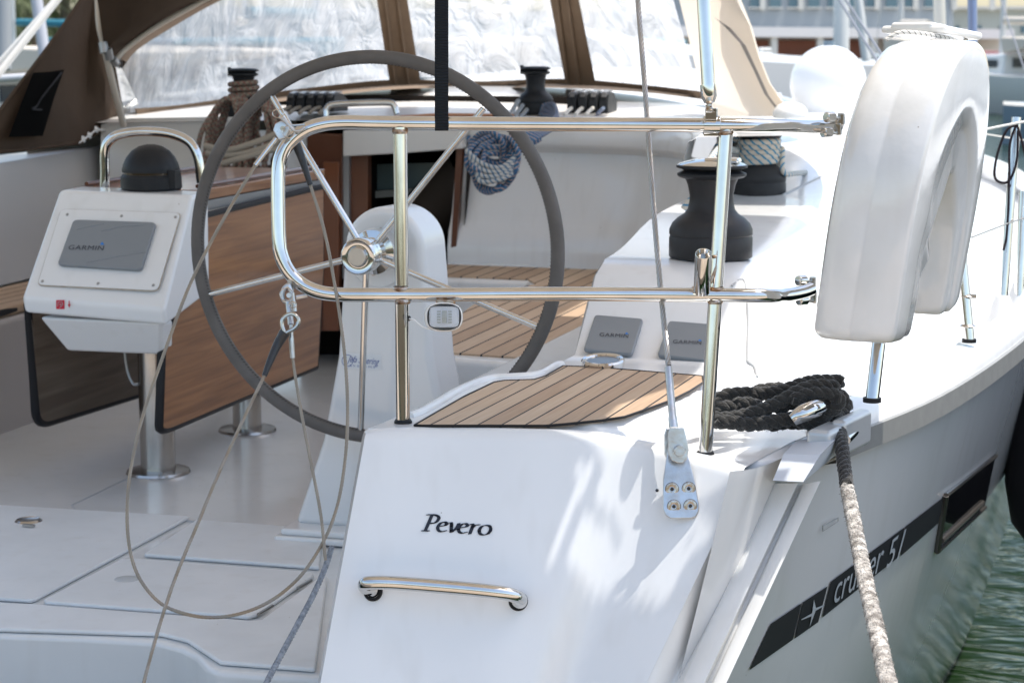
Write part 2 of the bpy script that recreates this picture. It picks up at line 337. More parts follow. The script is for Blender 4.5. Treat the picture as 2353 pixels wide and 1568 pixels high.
def build(name, mb, m, parent=None, bevel=0, seg=3, ang=40, **kw):
    me = bpy.data.meshes.new(name); me.from_pydata([tuple(v) for v in mb.v], [], mb.f); 
    if mb.uv:
        ul = me.uv_layers.new(name='UVMap')
        for p in me.polygons:
            u = mb.uv.get(p.index)
            if u:
                for k, li in enumerate(p.loop_indices): ul.data[li].uv = u[k % 4]
    bm = bmesh.new(); bm.from_mesh(me); bmesh.ops.remove_doubles(bm, verts=bm.verts, dist=1e-6) if not mb.uv else None
    bmesh.ops.recalc_face_normals(bm, faces=bm.faces); bm.to_mesh(me); bm.free()
    me.materials.append(m)
    for p in me.polygons: p.use_smooth = True
    me.set_sharp_from_angle(angle=R_(ang))
    o = bpy.data.objects.new(name, me); COL.objects.link(o)
    if parent is not None:
        o.parent = parent
        if not parent.get('_local'): o.matrix_parent_inverse = Matrix.Translation(-root_loc(parent))
    if bevel:
        b = o.modifiers.new('bevel', 'BEVEL'); b.width = bevel; b.segments = seg; b.limit_method = 'ANGLE'; b.angle_limit = R_(30); b.harden_normals = False
        for p in me.polygons: p.use_smooth = True
        for e in me.edges: pass
        wn = o.modifiers.new('wn', 'WEIGHTED_NORMAL'); wn.keep_sharp = False
        a = me.attributes.get('sharp_edge')
        if a: me.attributes.remove(a)
    setp(o, **kw); return o
RL = {}
def root_loc(o): return RL.get(o.name, Vector((0, 0, 0)))
def thing(name, label, cat, loc=(0, 0, 0), group=None):
    o = bpy.data.objects.new(name, None); COL.objects.link(o); o.location = loc; o.empty_display_size = .1; RL[o.name] = Vector(loc)
    return setp(o, label, cat, group)
def copy_tree(o, parent=None):
    c = o.copy(); COL.objects.link(c)
    if parent is not None: c.parent = parent
    for ch in list(o.children): copy_tree(ch, c)
    return c
def text_mb(s, shear=0, sx=1, off=0, sp=1):
    cu = bpy.data.curves.new('t', 'FONT'); cu.body = s; cu.shear = shear; cu.resolution_u = 4; cu.offset = off; cu.space_character = sp
    o = bpy.data.objects.new('t', cu); COL.objects.link(o)
    dg = bpy.context.evaluated_depsgraph_get(); me = bpy.data.meshes.new_from_object(o.evaluated_get(dg))
    mb = MB(); mb.v = [v.co.copy() for v in me.vertices]; mb.f = [list(p.vertices) for p in me.polygons]
    bpy.data.objects.remove(o); bpy.data.meshes.remove(me); bpy.data.curves.remove(cu)
    return mb
def on_quad(mb, quad, surf, bbox=None):
    """lay a flat 2D shape onto a real surface inside four surveyed corners (TL,TR,BR,BL)"""
    xs = [v.x for v in mb.v]; ys = [v.y for v in mb.v]
    x0, x1, y0, y1 = bbox or (min(xs), max(xs), min(ys), max(ys))
    out = []
    for v in mb.v:
        u = (v.x-x0)/(x1-x0); t = (v.y-y0)/(y1-y0)
        bx = [quad[3][i]*(1-u)+quad[2][i]*u for i in (0, 1)]; tx = [quad[0][i]*(1-u)+quad[1][i]*u for i in (0, 1)]
        p = surf(bx[0]*(1-t)+tx[0]*t, bx[1]*(1-t)+tx[1]*t); out.append(p)
    mb.v = out; return mb
def nib(strokes, w=.09, ang=.7):
    """broad-pen lettering"""
    mb = MB(); nv = Vector((math.cos(ang), math.sin(ang), 0))*w/2; thin = Vector((-math.sin(ang), math.cos(ang), 0))*w*.16
    for st in strokes:
        p = smooth([Vector((a, b, 0)) for a, b in st], 7) if len(st) > 2 else [Vector((*a, 0)) for a in st]
        for a, b in zip(p, p[1:]):
            hull = [a+nv+thin, a+nv-thin, a-nv+thin, a-nv-thin, b+nv+thin, b+nv-thin, b-nv+thin, b-nv-thin]
            c = sum(hull, Vector())/8; hs = sorted(set((round(h.x, 6), round(h.y, 6)) for h in hull))
            def half(ps):
                o = []
                for q in ps:
                    while len(o) > 1 and (o[-1][0]-o[-2][0])*(q[1]-o[-2][1])-(o[-1][1]-o[-2][1])*(q[0]-o[-2][0]) <= 0: o.pop()
                    o.append(q)
                return o[:-1]
            mb.poly([Vector((x, y, 0)) for x, y in half(hs)+half(hs[::-1])])
    return mb
random.seed(7)
# ================================================================== SETTING
def sheet(name, pts, m, parent=None, **kw): return build(name, MB().poly(pts), m, parent, **kw)
WZ = -.75
water = build('water', MB().grid([[(x, y, WZ) for x in (-600, -60, -12, -4, 0, 4, 12, 60, 600)] for y in (-200, -20, 0, 10, 40, 150, 900)]), WATER, kind='structure')
# pontoon the photographer stands on
CONC = mat('pontoon_boards', (.52, .43, .34), .8, var=(2, .3, (.34, .27, .20)), bump=('Y', 7, .5, .01))
pon = MB().box((0, -.3, -.5), (40, 5.8, .3)); build('pontoon', pon, CONC, kind='structure', bevel=.02)
# ================================================================== YACHT
yacht = thing('sailing_yacht', 'white cruising yacht moored stern to, seen over its starboard quarter', 'yacht', (-2.33, 3.2, WZ))
# --- hull side: sheer line and waterline
SH = [(-.52, 3.22, .445), (-.47, 3.29, .445), (-.40, 3.55, .447), (-.24, 4.05, .452), (-.10, 4.79, .462), (-.01, 5.6, .47), (.02, 6.6, .48), (-.02, 8, .49), (-.16, 9.6, .50), (-.42, 11, .52), (-1.2, 13.6, .58), (-2.33, 16.4, .7)]
WL = [(-.98, 2.95, -1.1), (-.92, 3.10, -1.1), (-.84, 3.5, -1.1), (-.66, 4.1, -1.1), (-.55, 4.9, -1.1), (-.44, 5.8, -1.1), (-.36, 6.6, -1.1), (-.38, 8, -1.1), (-.62, 9.6, -1.1), (-.95, 11, -1.1), (-1.7, 13.4, -1.1), (-2.33, 15.7, -1.1)]
shs = smooth(SH, 6); wls = smooth(WL, 6)
rows = []
for a, b in zip(shs, wls):
    r = []
    for k in range(15):
        t = k/14; p = a.lerp(b, t); p.x += .05*math.sin(math.pi*t); r.append(p)
    rows.append(r)
mirror = [[Vector((-4.66-p.x, p.y, p.z)) for p in r] for r in rows]
hullmb = MB().grid(rows).grid(mirror)
HULLM = mat('hull_gelcoat', (.73, .73, .72), .12, coat=.6, var=(1.4, .35, (.64, .645, .64)), bump=('noise', 2.2, .10, .03)); add_specks(HULLM, 12, .02)
hull = build('hull', hullmb, HULLM, yacht)
hb = BVHTree.FromPolygons([tuple(v) for v in MB().grid(rows).v], MB().grid(rows).f)
HS = lambda x, y: hit(hb, x, y, .003) or P(x, y, 4.2)
# hull stripe with gaps
sb = [(415, 1475), (720, 1262), (728, 1258), (900, 1140), (920, 1112), (1205, 905), (1300, 825), (1470, 690), (1720, 462)]
def band(z_top, z_bot, n=10):
    rows = []
    for i in range(n+1):
        t = i/n; a = [z_top[0][k]*(1-t)+z_top[1][k]*t for k in (0, 1)]; b = [z_bot[0][k]*(1-t)+z_bot[1][k]*t for k in (0, 1)]
        rows.append([HS(*q8(a[0]*(1-s)+b[0]*s, a[1]*(1-s)+b[1]*s)) for s in (0, .5, 1)])
    return MB().grid(rows)
def tri_band(pts, n=8):
    return band(*pts, n)
st = MB()
st.add(band([(565, 1155), (775, 1013)], [(415, 1475), (715, 1265)]))
st.add(band([(785, 1007), (955, 897)], [(728, 1258), (892, 1143)]))
st.add(band([(978, 865), (1485, 492)], [(920, 1112), (1450, 692)], 16))
st.add(band([(1494, 486), (1757, 284)], [(1459, 690), (1722, 462)]))
stripe = build('hull_stripe', st, STRIPE, yacht)
HS2 = lambda x, y: hit(hb, x, y, .006) or P(x, y, 4.2)
tm = text_mb('cruiser', shear=.25)
on_quad(tm, [q8(1005, 838), q8(1345, 585), q8(1325, 775), q8(990, 1018)], HS2); build('model_lettering', tm, PALEINK, stripe)
tm = text_mb('51', shear=.2)
on_quad(tm, [q8(1372, 592), q8(1492, 495), q8(1452, 690), q8(1352, 775)], HS2); build('model_lettering', tm, PALEINK, stripe)
em = MB()
for tri in ([(852, 985), (868, 1050), (822, 1172), (838, 1085)], [(765, 1120), (838, 1078), (836, 1098), (765, 1126)], [(858, 1045), (925, 1018), (925, 1026), (862, 1062)]):
    em.poly([HS2(*q8(*t)) for t in tri])
build('emblem', em, PALEINK, stripe)
tm = text_mb('YACHTS', sx=1); tmq = [q8(925, 478), q8(1012, 425), q8(1012, 445), q8(925, 500)]
lb = MB()
for a, b in (((912, 475), (1018, 420)), ((912, 475), (912, 514))): lb.tube([HS2(*q8(*a)), HS2(*q8(*b))], .0009, 6)
lb.tube([HS2(*q8(1018, 420)), HS2(*q8(1018, 445))], .0006, 6).tube([HS2(*q8(912, 514)), HS2(*q8(1018, 445))], .0006, 6)
build('maker_label', lb, ALU, yacht)
# hull window
hw = MB().poly([HS2(*q8(*t)) for t in ((1765, 268), (2110, -5), (2035, 350), (1705, 655))])
hwo = build('hull_window', hw, GLS, yacht)
fr = MB()
for a, b, r in (((1765, 268), (2110, -5), .006), ((1765, 268), (1705, 655), .007), ((1705, 655), (2035, 350), .006), ((1735, 580), (2020, 318), .007)):
    fr.tube([HS2(*q8(*a)), HS2(*q8(*b))], r, 8)
build('window_frame', fr, mat('window_trim', (.12, .11, .10), .25, .6), hwo)
# --- toe rail moulding + rubbing strip along the sheer
def sweep(path, prof, side=Vector((1, 0, 0))):
    rows = []
    for i, p in enumerate(path):
        t = (path[min(i+1, len(path)-1)]-path[max(i-1, 0)]); t.z = 0; t.normalize(); o = Vector((t.y, -t.x, 0))
        rows.append([p+o*a+Vector((0, 0, b)) for a, b in prof])
    return rows
i0 = min(range(len(shs)), key=lambda i: abs(shs[i].y-3.62))
rp = shs[i0:]
rail_prof = [(-.075, -.005), (-.060, .036), (-.052, .042), (-.005, .034), (.006, .026), (.010, -.012)]
g = MB().grid(sweep(rp, rail_prof)); r0 = sweep(rp, rail_prof)[0]; g.poly(r0)
g.grid([[Vector((-4.66-p.x, p.y, p.z)) for p in r] for r in sweep(rp, rail_prof)])
build('toe_rail', g, GEL, yacht, ang=60)
sp_ = [p for p in shs if p.y > 3.50]; strip = [(-.004, -.004), (.018, -.006), (.021, -.046), (-.004, -.052)]
g = MB().grid(sweep(sp_, strip)); build('rubbing_strake', g, mat('strake_grey', (.30, .30, .29), .4, .3, var=(20, .3, (.24, .24, .23))), yacht, ang=30)
# --- deck and helm seat as one moulded surface: height field over the quarter
def ss(a, b, x): t = min(1, max(0, (x-a)/(b-a))); return t*t*(3-2*t)
seat_edge = [PZ(*p, .47) for p in ((1380, 1000), (1490, 975), (1575, 945), (1640, 905))]
def Xs(y):
    e = [(p.y, p.x) for p in seat_edge]
    if y <= e[0][0]: return e[0][1]-(e[0][0]-y)*3
    for (y0, x0), (y1, x1) in zip(e, e[1:]):
        if y <= y1: return x0+(x1-x0)*(y-y0)/max(1e-6, y1-y0)
    return e[-1][1]
def sheerX(y):
    for a, b in zip(shs, shs[1:]):
        if a.y <= y <= b.y: return a.x+(b.x-a.x)*(y-a.y)/(b.y-a.y)
    return shs[-1].x if y > 16 else shs[0].x
def coam(x, y):     # coaming with winch plinth and cabin side forward of it
    top = .665+.03*ss(4.4, 5.7, y)+.14*ss(5.7, 7.0, y)-.25*ss(9, 12, y)
    base = .44
    a = ss(4.02, 4.36, y)*.95+.05*ss(4.0, 4.05, y)
    inn = -1.0-.07*ss(4.3, 5.4, y)
    f = 1-ss(-.70, -.46-.12*ss(6, 7, y), x)**1.0
    if y < 4.02: return base
    return base+(top-base)*a*f
edge_px = [(835, 990), (900, 987), (1000, 986), (1100, 987), (1200, 989), (1300, 992), (1380, 998), (1450, 1012), (1520, 1026), (1600, 1048), (1660, 1064), (1700, 1078), (1745, 1088)]
edge_z = [.488, .49, .49, .49, .49, .488, .484, .472, .462, .452, .446, .44, .436]
edge = smooth([PZ(x, y, z) for (x, y), z in zip(edge_px, edge_z)], 4)
lip_pts = sorted([(p.y, p.x) for p in [PZ(*q, .486) for q in (q5(900, 1400), q5(1150, 1255), q5(1340, 1180), q5(1480, 1168), q5(1680, 1150), q5(1800, 1090), q5(1850, 1078))]])
def lipX(y):
    if y <= lip_pts[0][0]: return lip_pts[0][1]
    for (a, b), (c, d) in zip(lip_pts, lip_pts[1:]):
        if y <= c: return b+(d-b)*(y-a)/max(1e-6, c-a)
    return lip_pts[-1][1]
def deckz(x, y, seat=True):
    z = .437
    if seat:
        d = Xs(y)-x; z = .437+.052*ss(-.05, .03, d)
    z = max(z, coam(x, y)); return z
rows = []
NY = 90
ys = [3.0+(i/NY)**1.6*13.2 for i in range(NY+1)]
for k, e in enumerate(edge):   # columns start on the transom edge
    pass
xs_n = 40
for y in ys:
    if y < 3.20: continue
    r = []
    xl = lipX(y)-.008 if y < 4.03 else (-1.0-.07*ss(4.3, 5.4, y) if y < 7 else -1.07-.9*ss(7, 15, y)); xr = sheerX(y)-.05
    xl = min(xl, xr-.05)
    for i in range(xs_n+1):
        x = xl+(xr-xl)*i/xs_n; r.append((x, y, deckz(x, y)))
    rows.append(r)
# clip first row to the edge curve: blend onto it
def edge_at(x):
    for a, b in zip(edge, edge[1:]):
        if a.x <= x <= b.x:
            t = (x-a.x)/(b.x-a.x); return a.lerp(b, t)
    return edge[0] if x < edge[0].x else edge[-1]
face = []
for i in range(xs_n+1):
    x = -1.148+(-.505+1.148)*i/xs_n; face.append(edge_at(x).copy()); face[-1].x = x
first = [Vector((f.x, f.y+.022, f.z)) for f in face]
yj = next(i for i, r in enumerate(rows) if r[0][1] > 3.50)
rows = rows[yj:]
tgt = [Vector(p) for p in rows[0]]
trans = []
for j in range(12):
    t = j/12
    r = []
    for i in range(xs_n+1):
        p = first[i].lerp(tgt[i], t); z = deckz(p.x, p.y)
        zz = first[i].z*(1-ss(0, .25, t))+z*ss(0, .25, t); r.append(Vector((p.x, p.y, zz)))
    trans.append(r)
deck = build('deck', MB().grid(trans+rows), GEL, yacht, ang=60)
dv = MB().grid(trans+rows); db = BVHTree.FromPolygons([tuple(v) for v in dv.v], dv.f)
# transom face with rounded upper edge, raked aft as it goes down
rake = .40
fr_ = []
for k in range(7):
    a = k/6*math.pi/2*.84
    fr_.append([Vector((f.x, f.y+.022-.028*math.sin(a)-.002*k/6, f.z-.028*(1-math.cos(a)))) for f in face])
last = fr_[-1]
for h in (.02, .06, .12, .2, .3, .42, .6, .8):
    r = []
    for i, p in enumerate(last):
        u = i/xs_n
        r.append(Vector((p.x-.07*h*(1-u)-.42*h*ss(.35, 1, u)*1.0, p.y-rake*h, p.z-h)))
    fr_.append(r)
left_wall = [[p, Vector((p.x-.012, p.y+.02, p.z-.004)), Vector((p.x+.005, p.y+.16, p.z-.01))] for p in [r[0] for r in fr_]]
transom = build('transom', MB().grid(fr_).grid(left_wall), GEL, yacht, ang=50)
tb_ = MB().grid(fr_); tb = BVHTree.FromPolygons([tuple(v) for v in tb_.v], tb_.f)
TS = lambda x, y: hit(tb, x, y, .002) or P(x, y, 3.35)
# recess, flange strips at the quarter (between the transom face and the hull side)
def strip_loft(tops, bots, n=16):
    rows = []
    for i in range(n+1):
        t = i/n*1.5; rows.append([P(*a, da).lerp(P(*b, db2), t) for (a, da), (b, db2) in zip(tops, bots)])
    return MB().grid(rows)
def proj(p):
    v = p-C0; d = v.dot(FW); return (1176+FPX*v.dot(RT)/d, 784-FPX*v.dot(UP)/d, d)
Eg = [proj(r[-1])+(r[-1],) for r in fr_]
def edge_pt(y):
    for a, b in zip(Eg, Eg[1:]):
        if a[1] <= y <= b[1]:
            t = (y-a[1])/(b[1]-a[1]); return a[3].lerp(b[3], t)
    return Eg[0][3] if y < Eg[0][1] else Eg[-1][3]
sc_t = [((1781, 1110), 3.415), ((1806, 1110), 3.40), ((1832, 1110), 3.395), ((1836, 1112), 3.42), ((1843, 1112), 3.42), ((1848, 1111), 3.395), ((1885, 1104), 3.39)]
sc_b = [((1568, 1568), 3.29), ((1595, 1568), 3.275), ((1617, 1568), 3.27), ((1624, 1568), 3.30), ((1634, 1568), 3.30), ((1640, 1568), 3.27), ((1668, 1568), 3.265)]
rows = []
for i in range(25):
    t = i/24*1.45
    st_ = [P(*a, da).lerp(P(*b, db2), t) for (a, da), (b, db2) in zip(sc_t, sc_b)]
    p0 = edge_pt(1086+(1568-1086)*t); p0 = p0+FW*.001; p1 = st_[0]; wf = .4+.6*min(1, t*3)
    rec = [p0.lerp(p1, f)+FW*(dz*wf) for f, dz in ((0, 0), (.1, .001), (.25, .004), (.4, .010), (.55, .019), (.68, .030), (.80, .040), (.90, .040), (.96, .024), (.99, .008))]
    rows.append(rec+st_)
build('quarter_flange', MB().grid(rows), GELW, yacht, ang=75)
# corner end cap of the strake
cap = [P(1800, 1042, 3.36), P(1884, 1044, 3.34), P(1845, 1106, 3.30), P(1775, 1103, 3.32)]
cm = MB().grid([[cap[0], cap[1]], [cap[3], cap[2]]]); cm.grid([[cap[1], P(1930, 1000, 3.50)], [cap[2], P(1925, 1040, 3.52)]])
cm.grid([[cap[0], cap[1]], [P(1830, 1010, 3.52), P(1930, 998, 3.50)]])
cf0 = [PZ(*p, .4395) for p in ((1590, 985), (1690, 985), (1745, 985), (1800, 980), (1905, 960))]
cf1 = [PZ(*p, .4385) for p in ((1620, 1046), (1700, 1058), (1748, 1058), (1792, 1048), (1888, 1038))]
cf2 = [p+Vector((.004, -.006, -.005)) for p in cf1]
cf3 = [P(*q, proj(p)[2]-.004) for p, q in zip(cf1, ((1630, 1064), (1703, 1084), (1752, 1094), (1783, 1108), (1850, 1104)))]
build('corner_moulding', MB().grid([cf0, cf1, cf2, cf3]), GEL, yacht, ang=60)
build('strake_end_cap', cm, mat('cap_plastic', (.52, .55, .60), .4), yacht, ang=20)
# inner wall below the seat (aft face of the bench block) and helm seat inner lip
g = MB()
g.poly([PZ(*q5(805, 1355), .485), PZ(*q5(935, 1352), .485), PZ(*q5(985, 1400), .485), PZ(*q5(860, 1415), .485)])
# --- teak on the helm seat
ta = PZ(1020.8, 980.6, .49); tb2 = PZ(1176.9, 881, .49); tang = math.atan2(tb2.x-ta.x, tb2.y-ta.y)
TEAK = teak_mat('teak_planks_helm', .055, .0392, .012)
TEAK2 = teak_mat('teak_planks_bench', .02, .056)
out_px = [q5(835, 1500), q5(985, 1412), q5(1180, 1300), q5(1380, 1205), q5(1450, 1192), q5(1660, 1185), q5(1740, 1160), q5(1860, 1090), q5(2100, 1100), q14(1230, 1065), q14(1240, 1110), q14(1130, 1180), q14(1000, 1245), q14(850, 1300), q14(650, 1370), q14(470, 1398), q14(200, 1425), q14(60, 1437), q5(1300, 1504), q5(1000, 1504)]
tp = [PZ(*p, .4895) for p in out_px]
tk = build('seat_teak', MB().prism(tp, (0, 0, .004)), TEAK, deck, bevel=0)
build('teak_border', MB().tube([p+Vector((0, 0, .0032)) for p in tp], .0026, 6, closed=True), BLK, tk)
# seat lip inboard of the teak
lip = smooth([PZ(*p, .486) for p in (q5(795, 1440), q5(900, 1400), q5(1150, 1255), q5(1340, 1180), q5(1480, 1168), q5(1680, 1150), q5(1800, 1090), q5(1850, 1078))], 4)
build('seat_lip', MB().tube(lip, .012, 10), GEL, deck)
# --- cockpit sole
so_px = [(-400, 1450), (0, 1456), (200, 1463), (362, 1473), (415, 1487), (450, 1506), (472, 1530), (500, 1541), (600, 1548), (760, 1556)]
sp = [PZ(*p, 0) for p in so_px]
outline = [Vector((-3.4, sp[0].y, 0))]+sp+[Vector((-1.0, sp[-1].y, 0)), Vector((-1.0, 6.9, 0)), Vector((-3.4, 6.9, 0))]
sole = build('cockpit_sole', MB().prism([p-Vector((0, 0, .6)) for p in outline], (0, 0, .6)), SOLE, yacht, bevel=.012, seg=3)
def zline(a, b, r=.005, z=0.0): return MB().tube([PZ(*a, z), PZ(*b, z)], r, 8)
def panel(px, name, m=NSK, h=.010, z=0.0):
    pts = [PZ(*p, z+.001) for p in px]; return build(name, MB().prism(pts, (0, 0, h)), m, sole, bevel=.007, seg=3)
panel([(-420, 1141), (436, 1193), (84, 1382), (70, 1386), (-420, 1352)], 'floor_hatch')
panel([(310, 1290), (715, 1321), (722, 1328), (592, 1418), (570, 1424), (104, 1390), (100, 1385), (278, 1292)], 'floor_hatch')
panel([(452, 1200), (740, 1222), (735, 1310), (330, 1280)], 'floor_hatch')
panel([(-420, 1367), (80, 1396), (580, 1434), (600, 1432), (735, 1332), (752, 1334), (725, 1545), (505, 1528), (470, 1505), (430, 1478), (370, 1463), (-420, 1440)], 'aft_step')
g = MB().add(zline((-420, 1136), (700, 1217), .004)).add(zline((290, 1100), (165, 1160), .0025)).add(zline((165, 1160), (180, 1178), .0025))
build('floor_seam', g, mat('seam_grey', (.42, .44, .46), .6), sole)
build('finger_hole', MB().lathe([(0, .0118), (.026, .0118), (.03, .009)], PZ(*q7(878, 884), 0), n=24), mat('recess_grey', (.45, .48, .5), .6), sole)
for a, b in (((1787, 1095), (1883, 1035)), ((2060, 912), (2150, 860))): build('hatch_hinge', MB().tube([PZ(*q7(*a), .012), PZ(*q7(*b), .012)], .004, 8), CHR, sole)
dr = MB().lathe([(.0, .014), (.022, .014), (.028, .016), (.034, .010)], PZ(66, 1206, 0), n=28).box(PZ(66, 1206, .016), (.03, .008, .006))
build('hatch_lock', dr, CHR, sole)
# swim-platform recess face below the sole, lit by the quay
# --- starboard bench (L) with teak
inn = [PZ(944, 808, .4), PZ(1083, 698, .4), PZ(1200, 655, .4), PZ(1212, 642, .4)]
bo = [inn[0], inn[1], inn[2], Vector((-1.62, 6.02, .4)), Vector((-1.66, 6.13, .4)), Vector((-2.04, 6.15, .4)), Vector((-2.06, 6.62, .4)), Vector((-1.0, 6.62, .4)), Vector((-1.0, inn[0].y-.04, .4)), PZ(1190, 826, .4)]
bench = build('starboard_bench', MB().prism([Vector((p.x, p.y, -.05)) for p in bo], (0, 0, .442)), GEL, yacht, bevel=.018)
tkp = [PZ(950, 806, .394), PZ(1086, 702, .394), PZ(1200, 660, .394)]+[Vector((-1.60, 6.04, .394)), Vector((-1.66, 6.16, .394)), Vector((-2.02, 6.18, .394)), Vector((-2.04, 6.5, .394)), Vector((-1.12, 6.48, .394)), Vector((-1.14, 4.65, .394)), PZ(1188, 822, .394)]
build('bench_teak', MB().prism([Vector((p.x, p.y, .3915)) for p in tkp], (0, 0, .005)), TEAK2, bench)
# block between the bench and the coaming (gutter with grey strip)
g = MB().prism([(-1.26, 4.0, .30), (-1.0, 4.0, .30), (-1.0, 6.4, .30), (-1.17, 6.4, .30)], (0, 0, .115))
build('gutter', g, GEL, yacht, bevel=.01)
g = MB().prism([(lipX(y_)-.006, y_, -.02) for y_ in (3.3, 3.45, 3.6, 3.75, 3.85, 3.95, 4.1)]+[(-.9, 4.1, -.02), (-.9, 3.3, -.02)], (0, 0, .475)); build('seat_base', g, GEL, yacht, bevel=.015)
# coaming inboard wall
cw = []
for i in range(30):
    y = 4.03+(6.6-4.03)*i/29; x = -1.0-.07*ss(4.3, 5.4, y); zt = coam(x, y)
    cw.append([Vector((x, y, zt)), Vector((x-.006, y, zt-.01)), Vector((x-.008, y, .2))])
build('coaming_wall', MB().grid(cw), GEL, yacht, ang=60)
# --- seat back / bulkhead, swept round the forward end of the cockpit
plan = smooth([(-2.07, 6.60, 0), (-1.8, 6.58, 0), (-1.5, 6.50, 0), (-1.3, 6.35, 0), (-1.16, 6.05, 0), (-1.10, 5.6, 0)], 5)
rowsb = []
for i, p in enumerate(plan):
    t = (plan[min(i+1, len(plan)-1)]-plan[max(i-1, 0)]).normalized(); o = Vector((t.y, -t.x, 0)); o = -o if o.y < 0 else o
    rowsb.append([Vector((p.x, p.y, 0))+o*a+Vector((0, 0, b)) for a, b in ((0, .38), (.0, .44), (.012, .50), (.03, .53), (.045, .56), (.10, .775), (.085, .79), (.05, .80), (.045, .81), (.06, .87), (.09, .885), (.5, .895))])
build('seat_back', MB().grid(rowsb), GEL, yacht, ang=50)
# port side coaming, seat and bench
plp = smooth([(-3.30, 4.2, 0), (-3.34, 5.2, 0), (-3.38, 6.3, 0), (-3.36, 7.2, 0), (-3.2, 7.7, 0), (-2.9, 7.8, 0)], 4)
rp_ = [[Vector((p.x-a, p.y+(.0), b)) for a, b in ((0, .36), (.02, .42), (.04, .52), (.075, .722+.03*ss(5, 7, p.y)), (.082, .735+.03*ss(5, 7, p.y)), (.10, .738+.03*ss(5, 7, p.y)), (.5, .70+.03*ss(5, 7, p.y)), (.55, .60), (.62, .44), (1.2, .43))] for p in plp]
build('port_coaming', MB().grid(rp_), mat('port_gel_shaded', (.50, .485, .475), .35, coat=.2, var=(2, .3, (.47, .455, .445))), yacht, ang=50)  # gelcoat darkened, shade of the port side put into the colour
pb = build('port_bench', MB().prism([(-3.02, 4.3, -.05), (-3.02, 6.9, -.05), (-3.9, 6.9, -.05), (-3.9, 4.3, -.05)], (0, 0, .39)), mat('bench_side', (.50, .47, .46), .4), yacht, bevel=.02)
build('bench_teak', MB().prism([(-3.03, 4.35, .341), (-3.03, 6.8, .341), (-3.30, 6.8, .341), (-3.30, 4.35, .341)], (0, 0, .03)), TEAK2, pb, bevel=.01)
# --- cabin top
ct = []
for i in range(25):
    x = -3.7+(i/24)*2.75; u = (x+2.33)/1.4
    ct.append([Vector((x, 6.62+.0*u, .885-.03*u*u-.006)), Vector((x, 6.75, .90-.04*u*u))]+[Vector((-2.33+(x+2.33)*k_, y_-.5*u*u*(y_ > 8), z_-c_*u*u)) for y_, z_, c_, k_ in ((7.4, .935, .05, .93), (8.3, .99, .07, .72), (9.6, 1.03, .1, .58), (12, 1.0, .2, .5), (14.5, .62, 0, .3))])
CABT = mat('cabin_top_gel', (.72, .70, .67), .35, coat=.2)
ctm = MB().grid(ct)
for e in (ct[0], ct[-1]): ctm.grid([e, [p+Vector((0, 0, -.55)) for p in e]])
build('cabin_top', ctm, CABT, yacht, ang=60)
# port side deck forward
build('port_deck', MB().grid([[(-3.7-.3*k, y, .44+.02*k) for k in range(3)] for y in (3.2, 5, 7, 9, 12)]), GEL, yacht)
# --- companionway
cwx = thing('companionway', 'dark open companionway with wooden jambs and white sliding hatch surround', 'companionway', (-2.33, 6.6, 0))
YB = 6.60
def yq(pts, y=YB): return [PY(*p, y) for p in pts]
bw = build('bulkhead_panel', MB().prism(yq([(560, 300), (705, 300), (705, 760), (560, 760)], 6.66), (0, .03, 0)), GEL, cwx)
build('port_bulkhead', MB().prism(yq([(232, 286), (300, 272), (565, 268), (565, 640), (232, 640)], 6.64), (0, .03, 0)), CABT, cwx)
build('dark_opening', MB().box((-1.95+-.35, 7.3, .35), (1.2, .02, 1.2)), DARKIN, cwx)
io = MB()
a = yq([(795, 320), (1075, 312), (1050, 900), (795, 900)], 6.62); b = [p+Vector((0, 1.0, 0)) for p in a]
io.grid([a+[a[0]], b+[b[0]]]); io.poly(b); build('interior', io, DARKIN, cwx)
build('jamb', MB().prism(yq([(704, 306), (786, 308), (786, 560), (770, 760), (704, 760)], 6.60), (0, .04, 0)), BROWNWOOD, cwx, bevel=.004)
build('jamb', MB().prism(yq([(742, 372), (778, 372), (778, 760), (742, 760)], 6.585), (0, .014, 0)), mat('wood_lighter', (.20, .07, .03), .3, coat=.4), cwx, bevel=.003)
build('jamb', MB().prism(yq([(803, 350), (845, 348), (845, 640), (803, 640)], 6.63), (0, .04, 0)), mat('wood_mid', (.17, .062, .027), .35, coat=.3, var=(7, .3, (.12, .04, .018))), cwx, bevel=.003)
build('jamb', MB().prism(yq([(1050, 312), (1064, 312), (1046, 600), (1034, 600)], 6.60), (0, .03, 0)), BROWNWOOD, cwx)
build('track', MB().prism(yq([(787, 350), (802, 350), (802, 640), (787, 640)], 6.61), (0, .03, 0)), ALU, cwx)
build('hatch_surround', MB().prism(yq([(787, 300), (1062, 300), (1062, 342), (930, 352), (787, 360)], 6.57), (0, .06, 0)), CABT, cwx, bevel=.006)
build('interior_window', MB().prism(yq([(846, 378), (1010, 374), (990, 428), (846, 438)], 6.95), (0, .01, 0)), mat('green_glass', (.20, .27, .27), .3), cwx)
build('interior_shelf', MB().prism(yq([(846, 440), (985, 430), (985, 446), (846, 456)], 6.93), (0, .01, 0)), mat('cream_trim', (.55, .54, .48), .5), cwx)
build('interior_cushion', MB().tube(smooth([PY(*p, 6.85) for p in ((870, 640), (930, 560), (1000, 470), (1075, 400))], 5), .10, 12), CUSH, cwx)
gr = MB().tube(smooth([P(748, 268, 6.75), P(752, 248, 6.75), P(775, 240, 6.75), P(885, 236, 6.75), P(905, 243, 6.75), P(912, 262, 6.75)], 5), .011, 12)
build('grab_rail', gr, CH, cwx)
build('wood_trim', MB().tube([P(905, 270, 6.62), P(1010, 264, 6.62), P(1180, 266, 6.62)], .006, 8), mat('wood_light_trim', (.42, .20, .11), .4), cwx)
